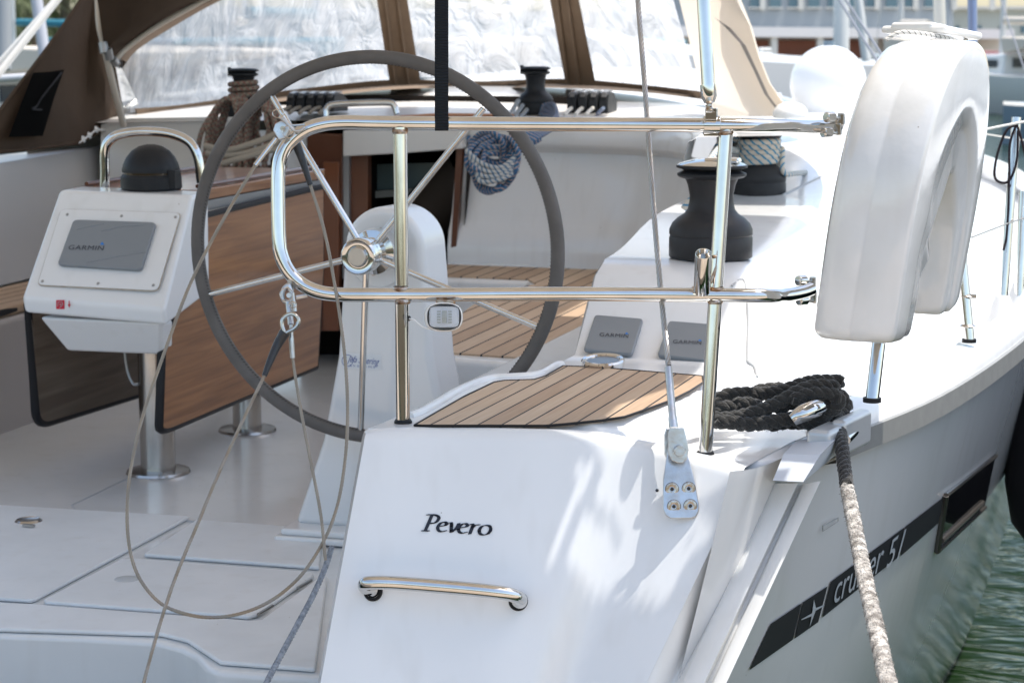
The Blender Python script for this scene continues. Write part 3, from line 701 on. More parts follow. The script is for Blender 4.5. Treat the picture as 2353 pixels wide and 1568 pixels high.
# ================================================================== CANOPY overhead (casts the shade over the cockpit)
def up_sun(p, z): return p+SUN*((z-p.z)/SUN.z)
ZC = 2.3
ex = [up_sun(PZ(*p, z), ZC) for p, z in (((1886, 488), .69), ((1737, 594), .66), ((1600, 800), .56), ((1420, 934), .49), ((1385, 968), .49))]
can = thing('bimini', 'tan bimini awning stretched over the helm just above the picture', 'awning', (-2.33, 3.2, 2.3))
def edge_x(y):
    e = sorted((p.y, p.x) for p in ex)
    if y < e[0][0]: return e[0][1]
    for (a, b), (c, d) in zip(e, e[1:]):
        if y <= c: return b+(d-b)*(y-a)/(c-a)
    return e[-1][1]
exs = sorted(ex, key=lambda v: v.y)
cp = [Vector((-4.6, 1.9, ZC)), Vector((-.35, 1.9, ZC)), Vector((-.35, 3.515, ZC)), Vector((exs[0].x, 3.53, ZC))]+[p.copy() for p in exs]+[Vector((ex[0].x, 5.55, ZC)), Vector((ex[0].x-.62, 5.6, ZC)), Vector((ex[0].x-.62, 6.15, ZC)), Vector((ex[0].x-.38, 6.2, ZC)), Vector((ex[0].x-.38, 6.9, ZC)), Vector((-4.6, 6.9, ZC))]  # outline and notch of the unseen awning shaped to place its shadow edge
def inpoly(x, y, pl):
    c = False
    for (x0, y0), (x1, y1) in zip(pl, pl[1:]+pl[:1]):
        if (y0 > y) != (y1 > y) and x < (x1-x0)*(y-y0)/(y1-y0)+x0: c = not c
    return c
ZN = 1.45
def lift(pl): return [(lambda v: (v.x, v.y))(up_sun(TS(*q9(*p)), ZN)) for p in pl]
gaps = [lift(p) for p in ([(1500, 20), (1640, 20), (1560, 180), (1500, 300), (1350, 640), (1325, 630), (1450, 260), (1500, 165)],
    [(1710, 20), (1600, 245), (1740, 320), (1790, 310), (1900, 390), (2353, 500), (2420, 20)],
    [(1560, 325), (1430, 650), (1740, 785), (2055, 915), (2200, 620), (2300, 500), (1900, 400), (1815, 520), (1710, 430)])]
patch_mask = MB(); cs_ = .006
for i in range(85):
    for j in range(60):
        x = -.63+i*cs_; y = 3.405-j*cs_
        if not any(inpoly(x+cs_/2, y-cs_/2, g_) for g_ in gaps): patch_mask.poly([(x, y, ZN), (x+cs_, y, ZN), (x+cs_, y-cs_, ZN), (x, y-cs_, ZN)])
AWN = mat('awning_cloth', (.66, .58, .48), .85); ta_, ba_ = nodes(AWN)
tl2 = ta_.nodes.new('ShaderNodeBsdfTranslucent'); tl2.inputs[0].default_value = (.62, .54, .44, 1); mx3 = ta_.nodes.new('ShaderNodeMixShader'); mx3.inputs[0].default_value = .17
ta_.links.new(ba_.outputs[0], mx3.inputs[1]); ta_.links.new(tl2.outputs[0], mx3.inputs[2]); ta_.links.new(mx3.outputs[0], ta_.nodes['Material Output'].inputs[0])
bim = build('canopy', MB().poly(cp), AWN, can)
build('sun_patch_mask', patch_mask, BEIGE, can)  # added unseen mask, holes cut to drop sun patches on the transom
# ================================================================== STERN RAIL
rail = thing('stern_rail', 'polished steel pushpit rail of two bent tubes and two posts', 'guard rail', P(925, 970, 3.5))
RD = 3.46
def D(x): return RD+(0 if x < 1750 else (x-1750)*.0009)
def chamf(l): return smooth([P(x, y, D(x)) for x, y in l], 5)
path = [(1925, 286), (1900, 291), (1860, 292.5), (1800, 290), (1700, 288.5), (1500, 287), (1300, 286), (1000, 284), (850, 282), (790, 281), (745, 285), (705, 297), (672, 320), (650, 350), (640, 390), (639, 470), (641, 550), (647, 590), (664, 625), (692, 652), (728, 669), (770, 676), (850, 677), (1000, 677), (1300, 675), (1600, 677), (1750, 679), (1800, 679), (1840, 672), (1862, 664)]
build('top_rail', MB().tube(chamf(path), .0125, 20), CH, rail)
def postf(a, b, da, db_, r=.0123):
    A = P(*a, da); B = P(*b, db_); return MB().tube([A, A.lerp(B, .5), B], r, 20)
build('post', postf((919, 293), (926, 966), RD, 3.50), CH, rail)
build('post', postf((1668, 297), (1620, 1040), RD, 3.48), CH, rail)
for x, y, d in ((926, 970, 3.50), (1620, 1043, 3.48)):
    c = P(x, y, d); build('rubber_foot', MB().lathe([(0, -.003), (.0155, -.003), (.016, .002), (.0135, .006), (0, .006)], c, n=24), BLK, rail)
for x, y in ((919, 302), (919, 663), (925, 692), (1666, 305), (1645, 664), (1643, 692)):
    build('weld', MB().lathe([(.0125, -.004), (.0145, 0), (.0125, .004)], P(x, y, RD), n=20), RUSTY, rail)
# rod holder tube welded beside the right post
rh = thing('rod_holder', 'short open steel tube standing on the lower rail beside the right post', 'tube holder', P(1615, 672, 3.44))
A = P(1612, 668, 3.44); B = P(1616, 583, 3.385); ax = (B-A).normalized(); h = (B-A).length
build('socket_tube', MB().lathe([(0, 0.001), (.0145, 0), (.0145, h), (.0138, h+.001), (.0130, h), (.0130, .01), (0, .01)], A, ax, 32), CH, rh)
build('brace', MB().tube([P(1637, 590, 3.455), P(1650, 588, 3.46)], .003, 8).tube([P(1632, 650, 3.455), P(1650, 600, 3.46)], .0028, 8).tube([P(1600, 668, 3.45), P(1592, 662, 3.46)], .004, 8), RUSTY, rh)
# clamp bolts at the rail ends by the lifebuoy
for (x, y), nm in (((1905, 270), 0), ((1898, 305), 1), ((1840, 645), 2), ((1842, 690), 3)):
    lab = ['upper thumbscrew clamping the top rail end to the lifebuoy case', 'lower thumbscrew under the top rail end beside the lifebuoy case', 'thumbscrew above the lower rail end beside the lifebuoy case', 'thumbscrew below the lower rail end beside the lifebuoy case'][nm]
    tsw = thing('thumbscrew', lab, 'clamp screw', P(x, y, 3.58), 'clamp screws of the lifebuoy holder')
    build('knob', MB().cyl(P(x-8, y, 3.56), P(x+10, y-1, 3.57), .0095, 20), CH, tsw, bevel=.002)
    build('bolt', MB().cyl(P(x+8, y, 3.565), P(x+28, y+3, 3.60), .003, 12), CHR, tsw)
    build('bracket', MB().box(P(x+27, y+(4 if nm % 2 == 0 else -8), 3.60), (.012, .016, .022)), CH, tsw, bevel=.002)
# ================================================================== STERN LIGHT
lt = thing('stern_light', 'small white oval navigation light hung under the lower rail', 'navigation light', P(1019, 700, 3.44))
c = P(1019, 728, 3.44); ax = (-FW+RT*.12).normalized(); rx = UP.cross(ax).normalized(); uy = ax.cross(rx)
def sq(a, b, n=40, e=2.6): return [(a*math.copysign(abs(math.cos(t))**(2/e), math.cos(t)), b*math.copysign(abs(math.sin(t))**(2/e), math.sin(t))) for t in [2*math.pi*i/n for i in range(n)]]
def disc(prof, a, b, e=2.6):
    rows = [[c+rx*x*s+uy*y*s+ax*z for x, y in sq(a, b, e=e)] for s, z in prof]; return MB().grid(rows, cu=True)
build('housing', disc([(.001, -.016), (.75, -.016), (1, -.006), (1, .004), (.93, .010), (.9, .011)], .033, .0255), WHT, lt)
build('seal', disc([(.835, .0105), (.832, .0118), (.812, .0118), (.80, .0105)], .033, .0235, 5), BLK, lt)
build('lens', disc([(.80, .011), (.72, .019), (.5, .022), (.001, .023)], .033, .0235, 5), LENS, lt)
build('reflector', disc([(.78, .0112), (.001, .0112)], .033, .0235, 5), mat('light_interior', (.78, .80, .84), .3), lt)
led = MB()
for dx in (-.011, -.008, .008, .011):
    for k in range(5): led.box(c+rx*dx+uy*(k*.0045-.009)+ax*.014, (.0022, .0022, .0022))
build('light_element', led.box(c+ax*.014, (.0075, .004, .020)), mat('led_board', (.35, .38, .30), .4), lt)
build('mount', MB().box(P(1022, 693, 3.445), (.030, .012, .008)).cyl(P(1040, 690, 3.44), P(1040, 700, 3.44), .005), RUSTY, lt, bevel=.002)
build('cable', MB().tube(smooth([P(940, 732, 3.45), P(952, 735, 3.44), P(970, 750, 3.44), P(992, 756, 3.44)], 5), .0016, 8), WHT, lt)
build('grommet', MB().lathe([(0, .003), (.004, .002), (.005, 0)], P(939, 731, 3.452), (RT-FW*.6), n=12), BLK, lt)
# ================================================================== STRAP
strap = MB(); spts = [(1014, -260), (1014, -60), (1014, 100), (1014, 268)]
rows = []
for (x, y) in spts: rows.append([P(x-15.5, y, 3.44), P(x-8, y, 3.438), P(x+8, y, 3.438), P(x+15.5, y, 3.44)])
rows += [[P(x, 283, 3.437) for x in (999, 1006, 1023, 1030)], [P(x, 299, 3.44) for x in (999, 1006, 1023, 1030)], [P(x, 301, 3.465) for x in (999, 1006, 1023, 1030)], [P(x, 268, 3.487) for x in (999, 1006, 1023, 1030)], [P(x, -260, 3.455) for x in (999, 1006, 1023, 1030)]]
stp = build('webbing_strap', strap.grid(rows), WEB, label='flat black webbing strap hanging straight down and looped round the top rail', category='strap')
# ================================================================== UPRIGHT TUBE with deck clamp on the rail
ut = thing('awning_strut', 'thick steel strut rising from a hinged clamp on the top rail', 'strut', P(1634, 290, 3.45))
build('tube', MB().tube([P(1608, -200, 3.42), P(1616, 0, 3.42), P(1628, 212, 3.42)], .0118, 20), CH, ut)
A = P(1626, 195, 3.42); B = P(1629, 232, 3.42); build('end_fitting', MB().lathe([(0, 0), (.0138, 0), (.0138, .020), (.009, .031), (0, .033)], A, B-A, 28), CH, ut)
build('eye_bolt', MB().cyl(P(1628, 225, 3.41), P(1630, 245, 3.41), .0045, 14).cyl(P(1627, 250, 3.395), P(1628, 250, 3.43), .004, 14).lathe([(.0045, -.003), (.0065, 0), (.0045, .003)], P(1629, 236, 3.41), n=14), RUSTY, ut)
k = MB().tube([P(1620, 250, 3.42), P(1636, 250, 3.42)], .007, 12); cc = P(1634, 288, RD)
k.lathe([(.0128, -.0145), (.0165, -.0145), (.0165, .0145), (.0128, .0145)], cc, RT, 28).box(P(1634, 262, 3.44), (.020, .012, .020)).box(P(1634, 308, 3.46), (.026, .012, .007))
build('clamp', k, CH, ut, bevel=.0012)
# ================================================================== BACKSTAY
BOLTM = mat('bolt_steel', (.60, .57, .53), .28, 1, var=(160, .12, (.42, .30, .20)))
bs = thing('backstay', 'twisted wire backstay pinned to a steel chainplate on the white transom', 'backstay', P(1560, 1090, 3.40))
wp = smooth([P(1449, -200, 3.80), P(1465, 0, 3.70), P(1482, 210, 3.60), P(1497, 420, 3.55), P(1509, 570, 3.51), P(1520, 690, 3.48), P(1536, 845, 3.43)], 10)
build('wire', laid(MB(), wp, .0050, 5, .052, .00205, 7, .005), WIRE, bs)
A = P(1535, 842, 3.43); B = P(1547, 982, 3.40); build('swage_terminal', MB().lathe([(0, 0), (.0062, 0), (.0066, .004), (.0066, (B-A).length*.8), (.0076, (B-A).length*.85), (.0080, (B-A).length), (0, (B-A).length)], A, B-A, 24), GALV, bs)
pn = (-FW*.93+Vector((0, 0, .30))).normalized()
def pp(x, y, d=3.372): return P(x, y, d)
fork = [q13(*p) for p in ((365, 640), (490, 638), (512, 720), (535, 850), (520, 930), (480, 965), (430, 965), (380, 940), (350, 880), (347, 700))]
build('toggle_fork', MB().prism([pp(*p, 3.362) for p in fork], FW*.005), GALV, bs, bevel=.0015)
build('toggle_fork', MB().prism([pp(x-9, y+2, 3.392) for x, y in fork], FW*.005), GALV, bs, bevel=.0015)
pc = q13(455, 852); build('clevis_pin', MB().lathe([(0, 0), (.0088, .0), (.0098, .002), (.0098, .030), (0, .030)], P(*pc, 3.351), FW, 28), GALV, bs)
pl = [q13(*p) for p in ((330, 930), (355, 820), (420, 770), (500, 800), (548, 960), (590, 1120), (628, 1330), (628, 1400), (600, 1452), (560, 1468), (370, 1470), (325, 1440), (303, 1380), (303, 1120))]
def tilt(x, y, d0=3.378): return P(x, y, d0-(y-1080)*.00016)
chp = build('chainplate', MB().prism([tilt(*p) for p in pl], FW*.010), GALV, bs, bevel=.002)
for p in ((383, 1200), (535, 1195), (400, 1358), (550, 1353)):
    x, y = q13(*p); o = tilt(x, y, 3.3775); ax = (tilt(x, y, 3.0)-o).normalized(); ax = -FW
    build('bolt', MB().lathe([(.0114, -.0008), (.0110, .0004), (.0102, .0008), (.0055, .0009), (.0044, .0005), (.0040, -.002), (0, -.002)], o, ax, 28), BOLTM, chp)
    build('bolt_recess', MB().lathe([(.0034, .0010), (0, .0010)], o, ax, 6), mat('bolt_hole', (.05, .045, .04), .6, .5), chp)
    build('bolt_gap', MB().lathe([(.0118, .0003), (.0110, .0003)], o, ax, 28), mat('gap_dark', (.06, .055, .05), .7), chp)
# ================================================================== TRANSOM GRAB HANDLE, NAME
hn = thing('boarding_handle', 'polished curved steel grab handle low on the white transom', 'handle', P(1025, 1345, 3.30))
e1, e2 = TS(858, 1358), TS(1191, 1380)
n_ = (-FW+Vector((0, 0, .38))).normalized()
def off(x, y, o): return TS(x, y)+Vector((0, -.93, .37))*o
hp = smooth([e1-n_*.0, off(856, 1352, .012), off(850, 1352, .026), off(856, 1347, .040), off(872, 1346, .050), off(905, 1346, .053), off(960, 1349, .053), off(1080, 1359, .053), off(1150, 1366, .052), off(1185, 1371, .048), off(1204, 1378, .036), off(1202, 1384, .022), off(1194, 1382, .010), e2], 5)
build('bar', MB().tube(hp, .0118, 20), CH, hn)
for e in (e1, e2):
    build('washer', MB().lathe([(.0115, 0), (.0165, 0), (.0168, .003), (.0150, .005), (.0115, .004)], e, Vector((0, -.93, .37)), 28), BLK, hn)
PEV = nib([ # P e v e r o, calligraphic
 [(.13, .0), (.24, .74)], [(.05, .0), (.23, .0)], [(.10, .735), (.32, .75), (.45, .66), (.43, .48), (.33, .37), (.20, .36)],
 [(.52, .25), (.68, .30), (.72, .40), (.64, .46), (.53, .38), (.48, .20), (.52, .06), (.62, .01), (.73, .07)],
 [(.79, .43), (.86, .42), (.90, .02)], [(.90, .02), (1.03, .22), (1.08, .44)],
 [(1.14, .25), (1.30, .30), (1.34, .40), (1.26, .46), (1.15, .38), (1.10, .20), (1.14, .06), (1.24, .01), (1.35, .07)],
 [(1.41, .42), (1.50, .43), (1.46, .0)], [(1.49, .28), (1.57, .42), (1.68, .44)],
 [(1.88, .45), (1.77, .38), (1.72, .20), (1.77, .04), (1.88, .0), (2.0, .08), (2.05, .26), (2.0, .42), (1.88, .45)]], .098, .38)
PEV.v = [v+Vector((v.y*.10, 0, 0)) for v in PEV.v]
on_quad(PEV, [q9(533, 356), q9(978, 388), q9(972, 500), q9(528, 468)], TS); build('ship_name', PEV, INK, transom)
ch_ = MB()
for x, y in (q9(2000, 215),): ch_.lathe([(0, .002), (.003, 0)], TS(x, y), Vector((0, -1, .3)), 8)
build('gelcoat_chip', ch_, INK, transom)
# ================================================================== STEERING PEDESTAL + WHEEL
ped = thing('steering_pedestal', 'white moulded steering pedestal with rounded top behind the wheel', 'pedestal', PZ(860, 1240, 0))
YP = 4.26
cx, cz = PY(879, 572, YP).x, PY(879, 572, YP).z
zb = .03
def lx(px, py): return PY(px, py, YP).x
lb_, rb_ = lx(674, 1228)-cx, -(lx(674, 1228)-cx)
prof = []
for i in range(25):
    a = math.pi*(1-i/24)*1.0; prof.append((cx+.0955*math.cos(a), cz+.0955*math.sin(a)))
for x, z in ((.115, cz-.25), (.155, cz-.45), (rb_, zb)): prof.append((cx+x, z))
for x, z in ((lb_, zb), (-.155, cz-.45), (-.115, cz-.25)): prof.append((cx+x, z))
build('column', MB().prism([(x, YP, z) for x, z in prof], (.015, .14, 0)), GEL, ped, bevel=.018, seg=4)
build('base', MB().box((cx, YP+.05, .011), (.50, .24, .016)).box((cx, YP+.05, .027), (.475, .22, .016)), GEL, ped, bevel=.006)
pc_ = PY(868, 592, YP-.003)
build('brake_plate', MB().lathe([(0, .003), (.066, .003), (.069, 0)], pc_, (0, -1, 0), 40), GEL, ped)
for p in (q5(598, 140), q5(550, 438), q5(700, 300)): build('screw', MB().lathe([(0, .004), (.005, .004), (.006, 0)], PY(*p, YP-.004), (0, -1, 0), 14), RUSTY, ped)
PS = lambda x, y: PY(x, y, YP-.0015)
BLUEINK = mat('blue_ink', (.08, .12, .34), .5)
dc = MB().poly([PY(*q5(*p), YP-.0008) for p in ((330, 985), (605, 1000), (602, 1105), (332, 1090))]); dco = build('maker_decal', dc, mat('clear_film', (.74, .76, .78), .3), ped)
tm = text_mb('Jefa Steering', shear=.35); on_quad(tm, [q5(372, 1003), q5(592, 1025), q5(585, 1085), q5(365, 1063)], PS); build('decal_lettering', tm, BLUEINK, dco)
tm = text_mb('S Y S T E M S'); on_quad(tm, [q5(385, 1068), q5(560, 1080), q5(560, 1092), q5(385, 1080)], PS); build('decal_lettering', tm, BLUEINK, dco)
tg = MB().tube([PY(*q5(370+38*math.cos(a), 1040+40*math.sin(a)), YP-.0015) for a in [i*2*math.pi/24 for i in range(24)]], .0007, 6, closed=True); build('decal_ring', tg, BLUEINK, dco)
wh = thing('steering_wheel', 'large steering wheel with grey stitched leather rim and five steel spokes', 'steering wheel', PY(857, 572, 4.16))
WY = 4.158; wc = PY(857.5, 573, WY); WR = (PY(857.5, 573, WY)-PY(857.5, 131, WY)).length
build('rim', MB().tube([wc+Vector((math.cos(a)*WR, 0, math.sin(a)*WR)) for a in [2*math.pi*i/160 for i in range(160)]], .0152, 18, closed=True), LEATH, wh)
stt = MB(); n = 330
for i in range(n):
    a = 2*math.pi*i/n; q = wc+Vector((math.cos(a)*(WR-.0135), -.0075, math.sin(a)*(WR-.0135))); tdir = Vector((-math.sin(a), 0, math.cos(a)))
    stt.tube([q-tdir*.0016+Vector((0, -.002, 0)), q+tdir*.0016+Vector((math.cos(a)*-.002, .002, math.sin(a)*-.002))], .0008, 4)
build('stitching', stt, STITCH, wh)
hc = PY(838, 585, 4.12)
build('hub', MB().lathe([(0, .050), (.022, .050), (.0235, .045), (.030, .0445), (.0365, .047), (.0400, .044), (.0410, .040), (.0410, .022), (.037, .020), (.036, .017), (.040, .015), (.040, .0), (.034, -.004), (.034, -.045), (.05, -.05), (.05, -.1)], hc, (0, -1, 0), 48), CH, wh)
build('hub_cap', MB().lathe([(0, .0535), (.0190, .0535), (.0215, .051)], hc, (0, -1, 0), 36), mat('etched_steel', (.60, .58, .55), .32, .9, var=(60, .3, (.50, .48, .45))), wh)
hk = hc+Vector((0, .012, 0))
for tip in ((620, 215), (1110, 250), (465, 680), (828, 1003), (1232, 750)):
    te = PY(*tip, WY); dvec = (te-hk).normalized(); L = (te-hk).length
    build('spoke', MB().tube([hk+dvec*.030, hk+dvec*L*.5, te], .0072, 14), CH, wh)
# ================================================================== COCKPIT TABLE
tab = thing('cockpit_table', 'wooden drop leaf cockpit table on two steel pillars', 'table', Vector((-2.335, 5.1, 0)))
def leaf(px, X, m, name='leaf', t=.022):
    pts = [PX(*p, X) for p in px]; o = build(name, MB().prism(pts, (-t, 0, 0)), m, tab, bevel=.004); return o, pts
def rounded(pts, i_set, k=5, r=.16):
    out = []
    n = len(pts)
    for i, p in enumerate(pts):
        if i in i_set:
            a, b = pts[i-1], pts[(i+1) % n]
            A = tuple(p[j]+(a[j]-p[j])*r for j in (0, 1)); B = tuple(p[j]+(b[j]-p[j])*r for j in (0, 1))
            for s in range(k+1):
                t = s/k; out.append(tuple((1-t)**2*A[j]+2*t*(1-t)*p[j]+t*t*B[j] for j in (0, 1)))
        else: out.append(p)
    return out
lp = rounded([(462, 502), (744, 432), (744, 620), (731, 842), (374, 993), (381, 800)], {4}, 5, .08)
o, pts = leaf(lp, -2.15, TABLEW)
build('edge_band', MB().tube([p+Vector((-.011, 0, 0)) for p in pts], .012, 8, closed=True), BLK, o)
lp2 = rounded([(72, 700), (320, 720), (320, 908), (92, 978)], {3}, 5, .12)
o, pts = leaf(lp2, -2.60, TABLEW2)
build('edge_band', MB().tube([p+Vector((-.011, 0, 0)) for p in pts], .012, 8, closed=True), BLK, o)
tz = PX(462, 480, -2.16).z
build('centre_top', MB().box((-2.35, 5.22, tz+.033), (.36, .92, .03)), TABLEW, tab, bevel=.004)
build('side_rail', MB().box((-2.20, 5.16, tz+.003), (.05, 1.06, .026)), ALU, tab, bevel=.002)
build('fiddle_rail', MB().tube([(-2.19, 4.8, tz+.055), (-2.19, 5.66, tz+.055)], .006, 8).tube([(-2.51, 4.8, tz+.055), (-2.51, 5.66, tz+.055)], .006, 8), BROWNWOOD, tab)
for y in (4.83, 5.44):
    b = build('pillar', MB().cyl((-2.338, y, .004), (-2.338, y, .72), .047 if y < 5 else .043, 40), CHR, tab)
    build('flange', MB().lathe([(0, .012), (.055, .012), (.084, .008), (.087, .001), (0, .001)], (-2.338, y, 0), n=40), CHR, b)
build('cable', MB().tube(smooth([PY(285, 800, 4.8), PY(292, 850, 4.8), PY(305, 880, 4.8), PY(318, 882, 4.8)], 5), .004, 8), ALU, tab)
# instrument pod
pod = thing('instrument_pod', 'white plastic instrument housing on the aft end of the cockpit table', 'instrument housing', PY(250, 600, 4.5))
TL, TR, BR, BL = PY(134, 437, 4.56), PY(442, 449, 4.56), PY(377, 712, 4.37), PY(48, 684, 4.37)
TL2, TR2 = PY(134, 437, 4.56)+Vector((.01, .10, .004)), TR+Vector((0, .10, .004))
dwn = Vector((0, .012, -.040))
bot = [BL+dwn, BR+dwn]; back = [p+Vector((0, .26, .05)) for p in bot]
pm = MB(); b = [TL, TR, BR, BL]
pm.poly([TL, TR, BR, BL]); pm.poly([BL, BR, bot[1], bot[0]]); pm.poly([TL, TL2, TR2, TR]); pm.poly([bot[0], bot[1], back[1], back[0]]); pm.poly([TL2, back[0], back[1], TR2])
pm.poly([TL, BL, bot[0], back[0], TL2]); pm.poly([TR, TR2, back[1], bot[1], BR])
bm_ = build('housing', pm, GEL, pod, bevel=.012, seg=4)
l1, l2, l3, l4 = PY(86, 728, 4.40), PY(372, 742, 4.40), PY(372, 815, 4.50), PY(152, 806, 4.50)
build('lower_housing', MB().prism([l1, l2, l3, l4], (0, .07, .0)), GEL, pod, bevel=.012)
pn0, pn1, pn3 = TL, TR, BL; nn = (TR-TL).cross(BL-TL).normalized(); nn = nn if nn.y < 0 else -nn
def podS(o):
    def f(x, y):
        r = ray(x, y); return C0+r*((TL+nn*o-C0).dot(nn)/r.dot(nn))
    return f
S0 = podS(.002)
fp = rounded([q4(425, 578), q4(1250, 605), q4(1090, 1140), q4(262, 1100)], {0, 1, 2, 3}, 4, .05)
build('front_panel', MB().prism([S0(*p) for p in fp], nn*.004), GEL, pod, bevel=.0015)
build('panel_gasket', MB().tube([S0(*p) for p in fp], .0022, 6, closed=True), mat('stained_sealant', (.36, .27, .19), .7, var=(60, .2, (.5, .46, .40))), pod)
S1 = podS(.0065)
for p in ((465, 612), (840, 622), (1213, 630), (293, 1072), (678, 1088), (1060, 1100)): build('screw', MB().lathe([(0, .0015), (.0035, .001), (.004, 0)], S1(*q4(*p)), nn, 12), ALU, pod)
S2 = podS(.0125+.004)
stk = MB().poly([S2(*q4(*p)) for p in ()]) if False else None
fs = lambda x, y: PY(x, y, (BL+dwn).y-.004)
lipn = (BR-BL).cross(dwn).normalized(); lipn = lipn if lipn.y < 0 else -lipn
def lipS(o):
    def f(x, y):
        r = ray(x, y); return C0+r*((BL+lipn*o-C0).dot(lipn)/r.dot(lipn))
    return f
LS = lipS(.0015)
sk = MB().poly([LS(*q4(*p)) for p in ((388, 1203), (446, 1203), (446, 1265), (388, 1265))]); sko = build('safety_sticker', sk, RED, pod)
LS2 = lipS(.0025)
sk = MB()
for s in ([(398, 1245), (402, 1215), (428, 1215), (434, 1232), (420, 1250), (412, 1256)], [(412, 1232), (420, 1228), (418, 1240)]): sk.tube([LS2(*q4(*p)) for p in s], .0008, 6)
build('sticker_symbol', sk, PALEINK, sko)
sk = MB().tube([LS2(*q4(478, 1208)), LS2(*q4(478, 1245))], .0013, 8); sk.poly([LS2(*q4(*p)) for p in ((468, 1232), (488, 1232), (478, 1258))]); build('sticker_arrow', sk, RED, sko)
# grey instrument covers
def cover(name, quadpx, S, th, label, words, group, wave=True):
    c_ = thing(name, label, 'instrument cover', S(*quadpx[0]), group)
    a = [S(*p) for p in rounded(quadpx, {0, 1, 2, 3}, 4, .07)]
    q = [S(*p) for p in quadpx]; n = (q[1]-q[0]).cross(q[2]-q[0]).normalized(); n = n if n.y < 0 else -n
    build('shell', MB().prism(a, n*th), GREY, c_, bevel=.004)
    def SS(x, y):
        r = ray(x, y); return C0+r*((q[0]+n*(th+.0012)-C0).dot(n)/r.dot(n))
    tm = text_mb('GARMIN', off=.0, sp=1.05); on_quad(tm, words[0], SS); build('lettering', tm, LOGO, c_)
    build('blue_triangle', MB().poly([SS(*p) for p in words[1]]), LOGOB, c_)
    rb = MB()
    for w_ in words[2]: rb.tube([SS(*p)-n*.0022 for p in w_], .0026, 8)
    if words[2]: build('ridge', rb, GREY, c_)
    return c_
cover('plotter_cover', [q4(520, 660), q4(1090, 680), q4(985, 1012), q4(405, 975)], podS(.0065), .012, 'wide grey plastic cover lettered GARMIN on the white instrument housing',
      ([q4(480, 822), q4(722, 828), q4(712, 860), q4(470, 854)], [q4(706, 800), q4(722, 822), q4(692, 820)], [smooth([Vector((*q4(*p), 0)) for p in ((520, 712), (620, 690), (760, 668))], 4) and [q4(530, 712), q4(620, 690), q4(720, 672)], [q4(700, 722), q4(850, 690), q4(1000, 682)], [q4(600, 940), q4(800, 900), q4(1010, 868)]]), 'grey instrument covers')
# compass
cmp_ = thing('compass', 'black domed compass with its cover on, standing on the instrument housing', 'compass', PY(350, 435, 4.66))
cb0 = PY(348, 436, 4.66)
build('binnacle', MB().lathe([(0, 0), (.074, 0), (.078, .006), (.077, .034), (.073, .040), (0, .040)], cb0, n=40).box(cb0+Vector((.074, -.02, .03)), (.02, .035, .045)), BPL, cmp_, ang=30)
build('dome_cover', MB().lathe([(.073, .046), (.0735, .052), (.070, .066), (.062, .083), (.048, .100), (.030, .111), (.012, .1155), (0, .116)], cb0, n=40), BPL, cmp_)
build('card_window', MB().lathe([(.070, .038), (.070, .047)], cb0, n=40), mat('compass_glass', (.05, .035, .02), .1), cmp_)
hoop = thing('grab_hoop', 'bent steel hoop handle behind the compass on the table end', 'grab handle', PY(240, 430, 4.70))
build('tube', MB().tube(smooth([PY(*p, 4.72) for p in ((240, 440), (241, 400), (241, 350), (250, 325), (275, 309), (325, 302), (385, 306), (425, 320), (445, 340), (456, 370), (462, 420))], 6), .0125, 18), CH, hoop)
# ================================================================== STARBOARD INSTRUMENTS on the coaming face
def coS(x, y): return hit(db, x, y, .001) or P(x, y, 4.2)
# local plane for both covers
pa, pb2, pc3 = coS(1370, 730), coS(1480, 745), coS(1345, 825)
cn_ = (pb2-pa).cross(pc3-pa).normalized(); cn_ = cn_ if cn_.z > 0 else -cn_
def planeS(p0, n):
    def f(x, y):
        r = ray(x, y); return C0+r*((p0-C0).dot(n)/r.dot(n))
    return f
cPn = Vector((0, -.50, .866)).normalized(); cP0 = coS(1410, 800)+cPn*.004
CS = planeS(cP0, cPn)
cover('instrument_cover', [q14(432, 618), q14(792, 648), q14(710, 915), q14(345, 880)], CS, .011, 'square grey cover lettered GARMIN left of the backstay above the round gauge',
      ([q14(465, 726), q14(680, 738), q14(676, 765), q14(460, 752)], [q14(665, 724), q14(680, 738), q14(652, 736)], []), 'grey instrument covers')
cover('instrument_cover', [q14(985, 665), q14(1345, 694), q14(1275, 960), q14(897, 920)], planeS(coS(1560, 810)+cPn*.004, cPn), .011, 'square grey cover lettered GARMIN behind the right post, half in sunlight',
      ([q14(1015, 778), q14(1225, 790), q14(1221, 816), q14(1008, 804)], [q14(1212, 776), q14(1226, 790), q14(1198, 788)], []), 'grey instrument covers')
ga = thing('round_gauge', 'low round chrome ringed dial on the coaming beside the teak seat', 'gauge', PZ(1385, 838, .49))
gc = PZ(1385, 840, .492); gx = Vector((0, -.12, 1)).normalized()
build('bezel', MB().lathe([(.044, 0), (.045, .012), (.042, .016), (.036, .015), (.034, .012)], gc, gx, 44), CH, ga)
build('dial', MB().lathe([(.0345, .012), (0, .012)], gc, gx, 44), mat('dial_glass', (.10, .115, .13), .1), ga)
